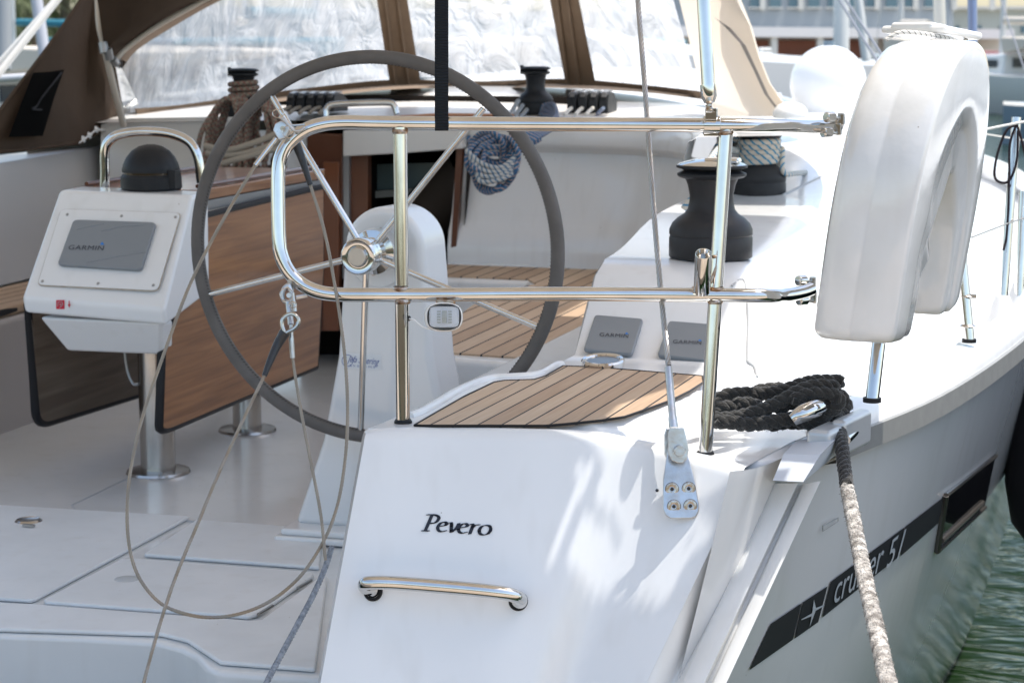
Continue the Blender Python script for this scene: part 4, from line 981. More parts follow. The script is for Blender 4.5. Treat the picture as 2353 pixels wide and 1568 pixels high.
# ================================================================== WINCHES
def winch(p, s, label, group, chrome=True, mat_=WIN, zs=1.0):
    t = thing('winch', label, 'winch', p, group)
    base = [(0, 0), (.100, 0), (.102, .004), (.102, .056), (.100, .060), (.100, .063), (.102, .066), (.1015, .080), (.095, .097), (.082, .112), (.066, .124), (.058, .136), (.054, .155), (.053, .175), (.058, .205), (.064, .222)]
    base = [(r, z*zs) for r, z in base]
    drum = [(.064, .222), (.078, .226), (.084, .232), (.084, .238), (.074, .243), (.068, .246), (.074, .250), (.086, .254), (.087, .259), (.084, .262)]; drum = [(r, z*zs) for r, z in drum]
    build('drum', MB().lathe([(r*s, z*s) for r, z in base], p, n=44), mat_, t)
    build('self_tailer', MB().lathe([(r*s, z*s) for r, z in drum], p, n=44), BPL, t)
    top = [(.084, .262), (.078, .266), (.060, .272), (.040, .278), (.026, .279), (.022, .272), (0, .270)] if chrome else [(.084, .262), (.070, .268), (.03, .270), (0, .270)]
    top = [(r, z*zs) for r, z in top]
    build('cap', MB().lathe([(r*s, z*s) for r, z in top], p, n=44), CH if chrome else BPL, t)
    if chrome: build('feeder_arm', MB().box(Vector(p)+Vector((.030*s, -.02*s, .276*s*zs)), (.085*s, .05*s, .012*s)), CH, t, bevel=.006)
    else: build('feeder_arm', MB().box(Vector(p)+Vector((-.075*s, -.02*s, .250*s)), (.018*s, .02*s, .05*s)), BPL, t, bevel=.002)
    return t
w1 = Vector(PZ(1632, 590, .668)); winch(w1, .93, 'nearest black winch with polished chrome cap on the starboard coaming', 'deck winches', zs=.86)
w2 = Vector(PZ(1742, 455, .69)); winch(w2, .80, 'black winch wrapped in blue flecked rope behind the nearest winch', 'deck winches', chrome=False)
w3 = P(561, 268, 6.95); winch(w3, .62, 'black cabin top winch left of the wheel rim, over the brown and red rope coil', 'deck winches', chrome=False, mat_=BPL)
w4 = P(1230, 262, 7.05); winch(w4, .62, 'black cabin top winch above the coil of blue and red rope', 'deck winches', chrome=False, mat_=BPL)
def wraps(c, r, z0, z1, n, rr, m, name, parent, tails=()):
    pts = []
    for i in range(int(n*28)+1):
        a = i/28*2*math.pi; t = i/(n*28); pts.append(Vector(c)+Vector((math.cos(a)*r, math.sin(a)*r, z0+(z1-z0)*t)))
    mb = MB().tube(pts, rr, 10)
    for tl in tails: mb.tube(smooth(tl, 6), rr, 10)
    return build(name, mb, m, parent)
rw = thing('jib_sheet', 'white rope with blue flecks wound round the farther coaming winch', 'rope', w2)
wraps(w2, .056, .10, .172, 5, .0095, ROPEBW, 'turns', rw)
build('tail', MB().tube(smooth([w2+Vector((-.06, -.02, .14)), P(1655, 340, 5.6), P(1625, 380, 5.4), P(1600, 440, 5.2), P(1570, 480, 5.2)], 6), .009, 10).tube(smooth([w2+Vector((-.06, 0, .21)), P(1690, 320, 6.0), P(1655, 325, 6.0), P(1610, 410, 6.0)], 6), .009, 10), ROPEBW, rw)
build('tail', MB().tube(smooth([w2+Vector((.065, .02, .15)), P(1800, 395, 5.9), P(1830, 398, 6.0), P(1850, 396, 6.2)], 6), .008, 10), ROPEBW, rw)
# coils hanging off the cabin top
def coil(c, w_, h_, n, rr, m, parent, rows_=(0, 1), lean=0):
    mb = MB()
    for k in range(n):
        a = random.uniform(.6, 1); b = random.uniform(.75, 1.05); ox = random.uniform(-.3, .3)*w_; oy = random.uniform(-.05, .05)
        pts = []
        for i in range(26):
            t = 2*math.pi*i/26; pts.append(Vector(c)+Vector((math.cos(t)*w_*a*.5+ox*(.5-.5*math.sin(t))+lean*math.sin(t)+random.uniform(-.003, .003), oy+random.uniform(-.01, .01), (math.sin(t)-1)*h_*b*.5)))
        mb.tube(smooth(pts, 3, True), rr, 8, closed=True)
    return build('loops', mb, m, parent)
rc = thing('tan_rope_coil', 'big hanging coil of tan and red flecked rope behind the wheel rim', 'rope', P(560, 230, 6.85))
coil(P(520, 225, 6.75), .16, .30, 10, .0085, ROPETAN, rc, lean=.03); coil(P(600, 235, 6.7), .15, .30, 10, .0085, ROPETAN, rc)
build('gathering_turns', MB().tube(smooth([P(470, 335, 6.6), P(520, 345, 6.58), P(580, 330, 6.58), P(640, 305, 6.6)], 5), .011, 10).tube(smooth([P(475, 350, 6.6), P(530, 357, 6.58), P(590, 345, 6.58), P(640, 325, 6.6)], 5), .011, 10).tube(smooth([P(510, 375, 6.58), P(560, 362, 6.56), P(640, 340, 6.6)], 5), .010, 10), mat('tan_line', (.30, .26, .21), .85), rc)
wraps(w3, .047, .06, .12, 3, .009, ROPETAN, 'turns', rc)
rb_c = thing('blue_rope_coil', 'hanging coil of blue and white rope with red flecks on the cabin front', 'rope', P(1150, 300, 6.5))
mb = MB()
for k, (cxp, cyp, wp_, hp_) in enumerate([(1130, 340, 90, 60), (1125, 375, 95, 70), (1135, 395, 80, 85), (1120, 405, 60, 75), (1130, 360, 120, 90), (1135, 380, 100, 110), (1150, 365, 80, 100), (1118, 350, 80, 95)]):
    tilt_ = random.uniform(-.4, .4); pts = []
    for i in range(24):
        t = 2*math.pi*i/24; X = math.cos(t)*wp_*.5; Y = math.sin(t)*hp_*.5; pts.append(P(cxp+X*math.cos(tilt_)-Y*math.sin(tilt_), cyp+Y*math.cos(tilt_)+X*math.sin(tilt_), 6.42+.03*math.sin(t*2+k)-.006*k))
    mb.tube(smooth(pts, 3, True), .0085, 10, closed=True)
build('loops', mb, ROPEBR2, rb_c)
mb = MB()
for k in range(4):
    a = [P(1165+k*9, 318+k*6, 6.40), P(1230+k*4, 300+k*4, 6.45), P(1275+k*3, 270+k*3, 6.7), P(1270-k*8, 240+k*8, 6.95), P(1240, 245+k*6, 7.0)]; mb.tube(smooth(a, 5), .0085, 10)
for k in range(3):
    a = [P(1075+k*10, 315+k*10, 6.42), P(1100+k*6, 365, 6.40), P(1150, 395-k*10, 6.40), P(1190, 350-k*10, 6.4), P(1240, 320, 6.45)]; mb.tube(smooth(a, 5), .0085, 10)
build('standing_part', mb, ROPEBR2, rb_c)
mb = MB()
for k in range(4):
    a = [P(1070+k*8, 345+k*14, 6.36), P(1105, 375+k*14, 6.35), P(1150, 385+k*9, 6.35), P(1190, 355+k*12, 6.37)]; mb.tube(smooth(a, 5), .0085, 10)
for k in range(3):
    a = [P(1190+k*10, 232+k*10, 6.98), P(1175+k*8, 262+k*8, 6.85), P(1180, 300+k*12, 6.5), P(1150, 340+k*12, 6.4)]; mb.tube(smooth(a, 5), .008, 10)
build('white_loops', mb, ROPEBR, rb_c)
# rope clutches
def clutch(x0, x1, y0, y1, d, n, label):
    t = thing('rope_clutch', label, 'rope clutch', P((x0+x1)/2, y1, d), 'cabin top rope clutches')
    a = P(x0, y1, d); b = P(x1, y1, d); hgt = (y1-y0)/FPX*d; L = (b-a).length; u = (b-a).normalized(); back = Vector((0, 1, 0))
    for k in range(n):
        p = a+u*(L*(k+.5)/n); wdt = L/n*.86
        prof = [(0, 0), (0, .55), (.015, .9), (.04, 1.0), (.10, .95), (.15, .6), (.15, 0)]
        build('body', MB().prism([p-u*wdt/2+back*q+Vector((0, 0, z*hgt)) for q, z in prof], u*wdt), BPL, t, bevel=.004)
        build('lever', MB().prism([p-u*wdt*.3+back*q+Vector((0, 0, z*hgt)) for q, z in ((.0, .75), (.012, 1.0), (.05, 1.1), (.11, 1.06), (.11, .98), (.05, .98))], u*wdt*.6), mat('clutch_lever', (.10, .10, .105), .15, coat=.6), t, bevel=.003)
        ro = MB().tube(smooth([p+Vector((0, -.10, .0)), p+Vector((0, -.05, .012)), p+Vector((0, .01, .28*hgt))], 4), .007, 8)
        build('line', ro, [WHITEL, WHITEL, WHITEL, ROPEBR2][k % 4] if n == 4 else mat('tan_line', (.3, .26, .21), .85), t)
clutch(1300, 1398, 212, 262, 7.1, 4, 'bank of four black rope clutches right of the far winch')
clutch(655, 768, 215, 258, 7.05, 5, 'low bank of black rope clutches left of the companionway')
# ================================================================== SPRAYHOOD
hood = thing('sprayhood', 'brown canvas sprayhood with clear crinkled vinyl windows', 'sprayhood', P(283, 290, 7.45))
bx = [(283, 283, 7.45), (400, 262, 7.75), (530, 243, 8.0), (700, 222, 8.2), (900, 205, 8.3), (1100, 200, 8.3), (1300, 202, 8.15), (1480, 212, 7.9), (1640, 228, 7.5), (1740, 250, 7.15)]
base_c = smooth([P(*p) for p in bx], 4)
def hoodp(p, h):    # windscreen leans aft as it rises
    return Vector((p.x+(-2.33-p.x)*h*.22, p.y-h*.62, p.z+h))
def hood_at(x, y):
    """point of the windscreen surface on a sight line"""
    best = None
    for a, b in zip(base_c, base_c[1:]):
        pass
    return None
hgrid = MB().grid([[hoodp(p, h) for h in (0, .1, .2, .3, .4, .5, .6, .7, .8)] for p in base_c])
hbv = BVHTree.FromPolygons([tuple(v) for v in hgrid.v], hgrid.f)
HO = lambda x, y, o=0: hit(hbv, x, y, o) or P(x, y, 7.6)
def hpatch(top, bot, m, name, parent, o=0, n=10, nv=8, **kw):
    tt = smooth([Vector((*p, 0)) for p in top], 1) if len(top) < 3 else smooth([Vector((*p, 0)) for p in top], 5)
    bb = smooth([Vector((*p, 0)) for p in bot], 5) if len(bot) > 2 else [Vector((*p, 0)) for p in bot]
    def at(c, t):
        k = t*(len(c)-1); i = min(int(k), len(c)-2); return c[i].lerp(c[i+1], k-i)
    rows = [[HO(*(at(tt, i/n).lerp(at(bb, i/n), j/nv)).xy, o) for j in range(nv+1)] for i in range(n+1)]
    return build(name, MB().grid(rows), m, parent, **kw)
wins = [([(265, 150), (290, 118), (370, 60), (450, 20), (530, -30), (700, -60), (860, -60)], [(282, 262), (400, 248), (530, 228), (700, 206), (800, 194), (890, 184), (897, 178)]),
        ([(922, -60), (1090, -60), (1258, -60)], [(965, 178), (1130, 184), (1306, 182)]),
        ([(1316, -60), (1430, -60), (1530, -60)], [(1368, 186), (1480, 196), (1605, 210)])]
for t_, b_ in wins: hpatch(t_, b_, VINYL, 'window', hood, .0, 16)
# canvas between and round the windows
hpatch([(856, -60), (926, -60)], [(896, 200), (968, 200)], CANV2, 'canvas_strip', hood, .006, 4)
hpatch([(1254, -60), (1320, -60)], [(1302, 200), (1372, 200)], CANV2, 'canvas_strip', hood, .006, 4)
hpatch([(275, 250), (400, 240), (530, 222), (700, 200), (900, 180), (1100, 184), (1300, 178), (1480, 192), (1640, 210)], [(283, 281), (400, 268), (530, 250), (700, 226), (900, 206), (1100, 199), (1300, 203), (1480, 213), (1640, 232)], CANV2, 'hem', hood, .010, 30, 2)
for x in (876, 905, 1276, 1300): build('seam_piping', MB().tube([HO(x, -60, .012), HO(x+33, 195, .012)], .006, 8), CANV2, hood)
# arch band + roof lining and frame tubes at upper left
hpatch([(250, 150), (300, 90), (400, 22), (470, -20), (540, -60)], [(275, 155), (310, 112), (400, 55), (470, 15), (560, -30)], mat('canvas_band', (.20, .145, .105), .8), 'canvas_band', hood, .012, 12, 3)
rf = [[P(215, -60, 6.6), P(240, 118, 6.9), P(262, 140, 7.05)], [P(300, -60, 6.6), P(300, 60, 6.8), P(300, 108, 7.05)], [P(420, -60, 6.65), P(400, 10, 6.9), P(395, 42, 7.1)], [P(540, -80, 6.7), P(520, -20, 6.9), P(500, -5, 7.1)], [P(760, -160, 6.7), P(800, -120, 7.0), P(820, -80, 7.3)], [P(1100, -200, 6.8), P(1100, -150, 7.0), P(1100, -100, 7.3)], [P(1500, -200, 6.6), P(1510, -150, 6.7), P(1520, -100, 7.0)]]
build('roof', MB().grid(rf), CANV, hood)
def tubep(l, r, m, nm, par, n=12): return build(nm, MB().tube(smooth([P(*p) for p in l], 6), r, n), m, par)
tubep([(228, -60, 6.85), (226, 0, 6.85), (229, 60, 6.85), (238, 100, 6.88), (246, 135, 6.9), (262, 205, 7.0), (284, 288, 7.15)], .0125, WHOSE, 'frame_tube', hood)
tubep([(240, 110, 6.92), (252, 150, 6.95), (272, 230, 7.05), (286, 285, 7.2)], .008, mat('dark_tube', (.10, .10, .09), .3, .5), 'frame_tube', hood)
tubep([(262, 142, 6.95), (290, 112, 6.98), (350, 68, 7.0), (430, 22, 7.02), (500, -15, 7.05), (620, -70, 7.1)], .009, WHOSE, 'frame_tube', hood)
build('tube_joint', MB().cyl(P(236, 98, 6.86), P(240, 122, 6.86), .016, 16).cyl(P(247, 112, 6.86), P(252, 136, 6.88), .015, 16).cyl(P(258, 136, 6.9), P(266, 146, 6.93), .014, 16), ALU, hood)
# port side canvas wing
PXW = -3.42
def pxw(x, y, o=0): return PX(x, y, PXW+o)
wing = [[(-10, 268), (-10, 350)], [(50, 190), (50, 344)], [(100, 124), (100, 338)], [(150, 55), (150, 332)], [(190, -4), (180, 329)], [(215, -50), (192, 324)], [(232, -20), (215, 309)], [(244, 100), (240, 298)], [(262, 160), (262, 292)], [(278, 250), (282, 287)]]
rows = []
for k, (a, b) in enumerate(wing):
    rows.append([pxw(a[0]+(b[0]-a[0])*j/8, a[1]+(b[1]-a[1])*j/8, .035*math.sin(k*1.1)*math.sin(j/8*3.1)) for j in range(9)])
wg = build('side_panel', MB().grid(rows), CANV, hood)
build('side_hem', MB().tube([r[0] for r in rows], .008, 8).tube([r[-1] for r in rows], .008, 8), CANV, wg)
s4 = 4.063
pk = [(310, 680), (460, 672), (600, 650), (510, 900), (400, 1270), (80, 1280), (200, 960)]
build('black_pocket', MB().poly([pxw(a/s4, b/s4, .05) for a, b in pk]), mat('black_mesh', (.004, .004, .004), .9, spec=.04), wg)
build('pocket_line', MB().tube(smooth([pxw(a/s4, b/s4, .056) for a, b in ((575, 680), (470, 810), (385, 920), (345, 990), (300, 1020), (390, 1025))], 4), .0035, 6), mat('grey_line', (.035, .035, .04), .7), wg)
lac = MB()
for a, b in (((900, 1210), (.02, 0)), ((1050, 1215), (.02, 0)), ((835, 1265), (.01, 0)), ((780, 1300), (.01, 0))): lac.lathe([(0, .012), (.012, .006), (.014, 0)], pxw(a/s4 if isinstance(a, int) else a[0], b if not isinstance(b, tuple) else 0), (1, 0, 0), 10) if False else lac.lathe([(0, -.012), (.013, 0), (0, .012)], pxw(a/s4, {900: 1210, 1050: 1215, 835: 1265, 780: 1300}[a]/s4, .02) if isinstance(a, int) else pxw(a[0]/s4, a[1]/s4, .03), (1, 0, .3), 10)
lac.tube([pxw(900/s4, 1212/s4, .03), pxw(1050/s4, 1216/s4, .03)], .005, 8).tube([pxw(740/s4, 1335/s4, .03), pxw(900/s4, 1210/s4, .03)], .003, 8)
build('lacing', lac, WHT, wg)
# starboard side outer canvas, its sunlit look put into a lighter colour
def sb_side(c, nm, m, o=0, n=1):
    return build(nm, MB().grid([[P(x, y, d) for x, y, d in r] for r in c]), m, hood)
cs = [[(1545, -80, 6.9), (1630, -80, 6.7), (1672, -80, 6.6), (1690, -80, 6.75)],
      [(1560, 0, 6.95), (1640, 0, 6.75), (1690, 0, 6.65), (1702, 0, 6.85)],
      [(1575, 60, 7.0), (1650, 60, 6.8), (1722, 60, 6.7), (1727, 62, 6.9)],
      [(1592, 130, 7.1), (1665, 130, 6.85), (1742, 130, 6.72), (1746, 132, 6.95)],
      [(1606, 190, 7.2), (1690, 190, 6.9), (1766, 190, 6.75), (1770, 192, 6.95)],
      [(1625, 232, 7.2), (1715, 235, 6.92), (1795, 232, 6.78), (1798, 234, 6.95)],
      [(1650, 268, 7.1), (1740, 268, 6.92), (1835, 268, 6.8), (1838, 268, 6.95)]]
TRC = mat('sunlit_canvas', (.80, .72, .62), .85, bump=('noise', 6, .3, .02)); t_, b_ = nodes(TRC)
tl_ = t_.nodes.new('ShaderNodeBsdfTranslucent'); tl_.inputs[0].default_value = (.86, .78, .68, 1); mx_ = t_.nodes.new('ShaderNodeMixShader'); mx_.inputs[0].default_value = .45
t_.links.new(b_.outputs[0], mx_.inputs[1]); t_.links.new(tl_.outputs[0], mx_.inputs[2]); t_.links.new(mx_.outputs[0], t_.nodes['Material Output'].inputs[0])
sb_side(cs, 'starboard_panel', TRC)
build('seam_strap', MB().grid([[P(x, y, d-.02), P(x+w2_, y+4, d-.03)] for x, y, d, w2_ in ((1640, 40, 6.75, 4), (1665, 62, 6.76, 14), (1700, 100, 6.7, 12), (1730, 160, 6.7, 10), (1755, 215, 6.78, 10), (1790, 262, 6.78, 10))]), mat('grey_strap', (.33, .30, .28), .7), hood)
sd = thing('sail_bag', 'rounded cream cushion shaped bag lying by the sprayhood foot', 'bag', P(1810, 255, 6.8))
bg_ = MB(); cc = P(1815, 262, 6.75)
bg_.grid([[cc+Vector((math.cos(u)*math.cos(v)*.06, math.sin(u)*math.cos(v)*.08, math.sin(v)*.042)) for u in [2*math.pi*i/24 for i in range(24)]] for v in [-.3+1.87*j/8 for j in range(9)]], cu=True)
build('bag_body', bg_, WHT, sd)
# ================================================================== LIFEBUOY CASE (horseshoe)
lbz = thing('lifebuoy_case', 'large glossy white horseshoe lifebuoy case hung outside the rail', 'lifebuoy', P(2050, 775, 3.4))
al = R_(27); Nn = (RT*math.cos(al)-Vector((FW.x, FW.y, 0)).normalized()*math.sin(al)); Wd = (RT*math.sin(al)+Vector((FW.x, FW.y, 0)).normalized()*math.cos(al))
Hd = (Vector((0, 0, 1))+Nn*.14).normalized()
O = P(2052, 780, 3.33)      # near outer bottom corner on the +N face
WU, HU, TH = .43, .50, .150
def hs(w_, h_, n_): return O+Wd*w_+Hd*h_+Nn*n_
# outer contour: from near bottom, up and over, to far bottom
SW, SHh = .43/.52, .500/.547
outer = [(0.0, 0.012), (-.004, .12), (-.004, .24), (.010, .34), (.045, .43), (.105, .50), (.18, .537), (.26, .547), (.34, .537), (.415, .50), (.475, .43), (.510, .34), (.524, .24), (.522, .12), (.515, .03)]
inner = [(.150, 0), (.165, .09), (.160, .13), (.192, .16), (.175, .19), (.205, .26), (.235, .33), (.252, .368), (.262, .372), (.272, .368), (.292, .32), (.318, .24), (.338, .16), (.352, .07), (.36, .02)]
SW, SHh = .43/.52, .500/.547
outer = [(0.0, 0.012), (-.004, .12), (-.004, .24), (.010, .34), (.045, .43), (.105, .50), (.18, .537), (.26, .547), (.34, .537), (.415, .50), (.475, .43), (.510, .34), (.524, .24), (.522, .12), (.515, .03)]
inner = [(.150, .0), (.155, .07), (.150, .12), (.185, .155), (.160, .19), (.175, .25), (.205, .31), (.245, .365), (.262, .372), (.280, .365), (.32, .31), (.350, .25), (.365, .19), (.372, .12), (.372, .07), (.375, .02)]
inner = [(a+(.028 if a < .24 else (.012 if a > .3 else .010)), b*.77) for a, b in inner]
oc = smooth([Vector((a*SW, b*SHh, 0)) for a, b in outer], 4); ic = smooth([Vector(((a-.265)*SW*1.12+.235, b*SHh, 0)) for a, b in inner], 4)
m_ = 60
def at(c, t):
    k = t*(len(c)-1); i = min(int(k), len(c)-2); return c[i].lerp(c[i+1], k-i)
oc = [at(oc, i/m_) for i in range(m_+1)]; ic = [at(ic, i/m_) for i in range(m_+1)]
rows = []
for i in range(m_+1):
    A, B = oc[i], ic[i]; mid = A.lerp(B, .5)
    # closed cross-section: +N face (with a raised bead and recess), inner wall, -N face, outer wall
    sec = []
    e = .020
    dirn = (B-A).normalized(); Lc = (B-A).length
    def pt(s, n_): q = A+dirn*s; return hs(q.x, q.y, n_)
    sec += [pt(.0015, -.008), pt(.007, -.0015), pt(.016, 0), pt(Lc*.42, .001), pt(Lc*.62, 0), pt(Lc*.64, -.006), pt(Lc*.67, -.008), pt(Lc-.02, -.008), pt(Lc-.006, -.011), pt(Lc-.001, -.018), pt(Lc, -.07), pt(Lc, -TH+.02), pt(Lc-.02, -TH), pt(.03, -TH), pt(.008, -TH+.01), pt(0, -TH+.03), pt(-.004, -TH*.5-.004), pt(-.0015, -TH*.5), pt(-.004, -TH*.5+.004), pt(0, -.03)]
    rows.append(sec)
def capend(r, dz, k=3):
    c_ = sum(r, Vector())/len(r); out = []
    for j in range(1, k+1):
        t = j/k; s = math.cos(t*math.pi/2)*.25+.75 if j < k else .70; out.append([c_+(p-c_)*s+Hd*dz*math.sin(t*math.pi/2) for p in r])
    return out
e0 = capend(rows[0], -.02); e1_ = capend(rows[-1], -.02)
allr = e0[::-1]+rows+e1_
bm = MB().grid(allr, cu=True); bm.poly(allr[0]); bm.poly(allr[-1])
case = build('case', bm, BUOY, lbz, ang=75)
tp_ = [hs(.10, .553, -.165), hs(.10, .556, -.01), hs(.42, .556, .01), hs(.42, .553, -.165)]
tc_ = P(2140, 74, 3.55); ru = (P(2218, 92, 3.62)-P(2068, 62, 3.48)).normalized(); rv = Vector((0, 0, 1)).cross(ru).normalized(); rw_ = ru.cross(rv)
Mr = Matrix((ru, rv, rw_)).transposed()
build('top_cover', MB().box(P(2140, 76, 3.56), (.118, .14, .014), Mr).box(P(2112, 66, 3.54), (.055, .09, .018), Mr), WHT, lbz, bevel=.007, seg=4)
build('cover_cord', MB().tube(smooth([P(2035, 92, 3.46), P(2065, 75, 3.46), P(2110, 76, 3.47), P(2170, 86, 3.50), P(2205, 97, 3.53), P(2219, 92, 3.56), P(2215, 82, 3.58)], 5), .0036, 10), ROPEWB, lbz)
# ================================================================== STANCHIONS
def stanch(name, foot, top, r, d0, d1, label, base=True, grp='steel posts along the side deck'):
    t = thing(name, label, 'stanchion', P(*foot, d0), grp); build('tube', MB().tube([P(*foot, d0), P(*top, d1)], r, 16), CH, t)
    if base: build('foot_ring', MB().lathe([(0, -.003), (r+.004, -.003), (r+.004, .005), (0, .006)], P(*foot, d0), n=20), BLK, t)
    return t
stanch('stanchion', (2003, 919), (2020, 770), .0120, 3.50, 3.52, 'short steel post between the deck edge and the lifebuoy case')
t = stanch('stanchion', (2226, 783), (2205, 560), .0118, 4.35, 4.35, 'jointed steel post with clip rings just right of the lifebuoy case')
build('clip_ring', MB().lathe([(.0118, -.004), (.018, 0), (.0118, .004)], P(2222, 680, 4.35), n=16).lathe([(.0118, -.004), (.018, 0), (.0118, .004)], P(2223, 748, 4.35), n=16).box(P(2232, 680, 4.34), (.02, .008, .008)), CHR, t)
t = stanch('stanchion', (2302, 712), (2335, 270), .0115, 4.9, 4.9, 'steel stanchion hung with a loop of thin dark cord', False)
build('socket', MB().lathe([(.045, -.012), (.03, .03), (.018, .06), (.0, .062)], P(2300, 735, 4.9), n=20), GEL, t)
t = stanch('stanchion', (2340, 690), (2352, 440), .0125, 4.95, 4.95, 'steel stanchion at the right edge of the photo in a white socket', False)
build('socket', MB().lathe([(.045, -.012), (.03, .03), (.018, .06), (.0, .062)], P(2342, 705, 4.97), n=20), GEL, t)
t = stanch('stanchion', (2190, 640), (2170, 520), .011, 5.2, 5.2, 'steel post glimpsed through the lifebuoy case', False) if False else None
cdm = MB().tube(smooth([P(*p, 4.86) for p in ((2338, 285), (2312, 300), (2292, 350), (2284, 400), (2295, 418), (2318, 415), (2335, 370), (2338, 300))], 5), .0032, 8)
cdm.tube(smooth([P(*p, 4.85) for p in ((2336, 282), (2320, 330), (2318, 400), (2316, 470), (2312, 540), (2305, 575))], 5), .003, 8).tube(smooth([P(*p, 4.85) for p in ((2334, 282), (2346, 320), (2360, 380))], 4), .003, 8)
build('dark_cord', cdm, mat('dark_cord', (.02, .014, .018), .7), label='thin dark cord looped and hanging from the far stanchion', category='cord')
ll = MB().tube([P(2250, 300, 4.8), P(2340, 282, 4.85), P(2420, 270, 4.9)], .003, 8).tube([P(2245, 305, 6.2), P(2352, 322, 6.0)], .0022, 8)
build('lifeline', ll, WHITEL, label='white guard line running to the stanchion with the dark cord', category='guard line')
build('lifeline', MB().tube([P(2232, 545, 4.4), P(2315, 513, 4.85), P(2420, 478, 5)], .002, 6), WIRE, label='lower thin wire guard line between the right hand stanchions', category='guard line')
sg = mat('seam_shadow_grey', (.42, .43, .44), .6)
build('coaming_crease_shade', MB().tube(smooth([coS(*q14(*p))+Vector((0, 0, -.001)) for p in ((1450, 380), (1530, 330), (1560, 420), (1572, 600), (1568, 900), (1575, 945), (1620, 985), (1640, 1060))], 5), .0035, 8), sg, deck)  # grey tube stands for the shade along the moulding crease
build('deck_seam', MB().tube([hit(db, *q15(a, b), .0) or P(1800, 450, 6) for a, b in ((1180, 605), (1420, 490), (1650, 382))], .004, 8), sg, deck)
# ================================================================== CLEAT, FAIRLEAD, MOORING ROPES
cl = thing('mooring_cleat', 'polished steel horn cleat half buried in black rope', 'cleat', P(1860, 975, 3.58))
build('horn', MB().tube(smooth([P(1820, 964, 3.50), P(1842, 950, 3.50), P(1872, 938, 3.52), P(1895, 928, 3.56), P(1925, 910, 3.62)], 5), lambda t: .009+.008*math.sin(math.pi*min(1, max(0, t*.9+.08))), 14), CH, cl)
build('pedestal', MB().cyl(P(1862, 985, 3.58), P(1862, 950, 3.58), .021, 20, .016).cyl(P(1925, 958, 3.66), P(1925, 920, 3.66), .014, 20), CH, cl)
fl = thing('fairlead', 'two piece grey fairlead jaws at the deck corner with rope between', 'fairlead', P(1915, 1010, 3.52))
fz = Matrix.Rotation(R_(-14), 3, 'Z')
build('jaw', MB().box(P(1902, 1010, 3.50), (.045, .10, .050), fz), mat('jaw_grey', (.55, .56, .57), .3, .3), fl, bevel=.010, seg=4)
build('jaw', MB().box(P(1955, 992, 3.57), (.030, .14, .065), fz), mat('jaw_grey', (.55, .56, .57), .3, .3), fl, bevel=.010, seg=4)
build('roller', MB().cyl(P(1940, 1010, 3.52), P(1965, 985, 3.58), .011, 16), CH, fl)
rk = thing('black_mooring_rope', 'thick black three strand rope looped on deck and made fast to the cleat', 'rope', P(1760, 985, 3.58))
def rq(l, d): return smooth([P(*q13(a, b), dd) for (a, b), dd in zip(l, d if isinstance(d, (list, tuple)) else [d]*len(l))], 6)
RR = .0138
laps = [
 ([(790, 470), (800, 400), (870, 350), (1000, 335), (1150, 335), (1300, 330), (1420, 300), (1560, 250), (1700, 222), (1850, 222), (1945, 215)], 3.66),
 ([(1450, 330), (1350, 290), (1250, 300), (1130, 315)], 3.70),
 ([(830, 560), (800, 500), (830, 455), (930, 470), (1030, 500), (1100, 520), (1180, 470), (1100, 430), (1000, 425), (960, 445)], 3.60),
 ([(760, 560), (870, 560), (1000, 545), (1150, 500), (1280, 450), (1400, 390), (1520, 320), (1640, 275), (1780, 262), (1900, 290)], 3.56),
 ([(770, 590), (900, 590), (1050, 610), (1200, 600), (1350, 580), (1480, 560), (1600, 560)], 3.55),
 ([(1000, 545), (1150, 560), (1280, 610), (1420, 590), (1560, 600)], 3.60),
 ([(1480, 400), (1580, 350), (1700, 330), (1830, 340), (1900, 380), (1880, 450), (1780, 520), (1700, 590), (1600, 600), (1540, 560), (1600, 510)], [3.55]*11),
 ([(1600, 300), (1750, 300), (1880, 330), (1950, 400), (1960, 470), (1900, 520), (1880, 560), (1910, 590), (1890, 640)], [3.60, 3.61, 3.62, 3.62, 3.62, 3.60, 3.58, 3.56, 3.55]),
 ([(1330, 470), (1450, 420), (1560, 380), (1680, 400), (1760, 470), (1700, 540), (1580, 570)], 3.57)]
mb = MB()
for l, d in laps: laid(mb, rq(l, d), RR, 3, .050, .0076, 9)
build('laid_rope', mb, BLKROPE, rk)
fz_ = MB()
for i in range(1500):
    l, d = random.choice(laps); c_ = rq(l, d); p = random.choice(c_); v = Vector((random.gauss(0, 1), random.gauss(0, 1), random.gauss(0, 1))).normalized()
    a = p+v*RR*random.uniform(.8, 1.02); fz_.tube([a, a+v*random.uniform(.001, .004)+Vector((0, 0, -.001))], .0003, 3, caps=False)
build('fuzz', fz_, BLKROPE, rk)
build('frayed_end', MB().tube([P(*q13(1940, 215), 3.66)+Vector((random.uniform(-.01, .01), 0, random.uniform(-.012, .012)))*k for k in (0, 1)], .01, 6), BLKROPE, rk)
ml = thing('mooring_line', 'worn mooring line, black at the fairlead then pale and fuzzy, running down', 'rope', P(1980, 1200, 3.3))
mpts = [P(*p) for p in ((1928, 975, 3.56, )[:3], (1932, 1010, 3.47), (1938, 1060, 3.42), (1946, 1120, 3.36), (1962, 1200, 3.25), (1985, 1320, 3.05), (2012, 1440, 2.85), (2040, 1568, 2.66), (2075, 1720, 2.45))]
ms = smooth(mpts, 14); k_ = min(range(len(ms)), key=lambda i: (ms[i]-mpts[3]).length)
laid(kb := MB(), ms[:k_+1], .0122, 3, .036, .0072, 9, jit=.0006); build('black_length', kb, BLKROPE, ml)
laid(kb := MB(), ms[k_:], .0125, 3, .040, .0068, 9, jit=.0006); build('pale_length', kb, PALEROPE, ml)
fz_ = MB()
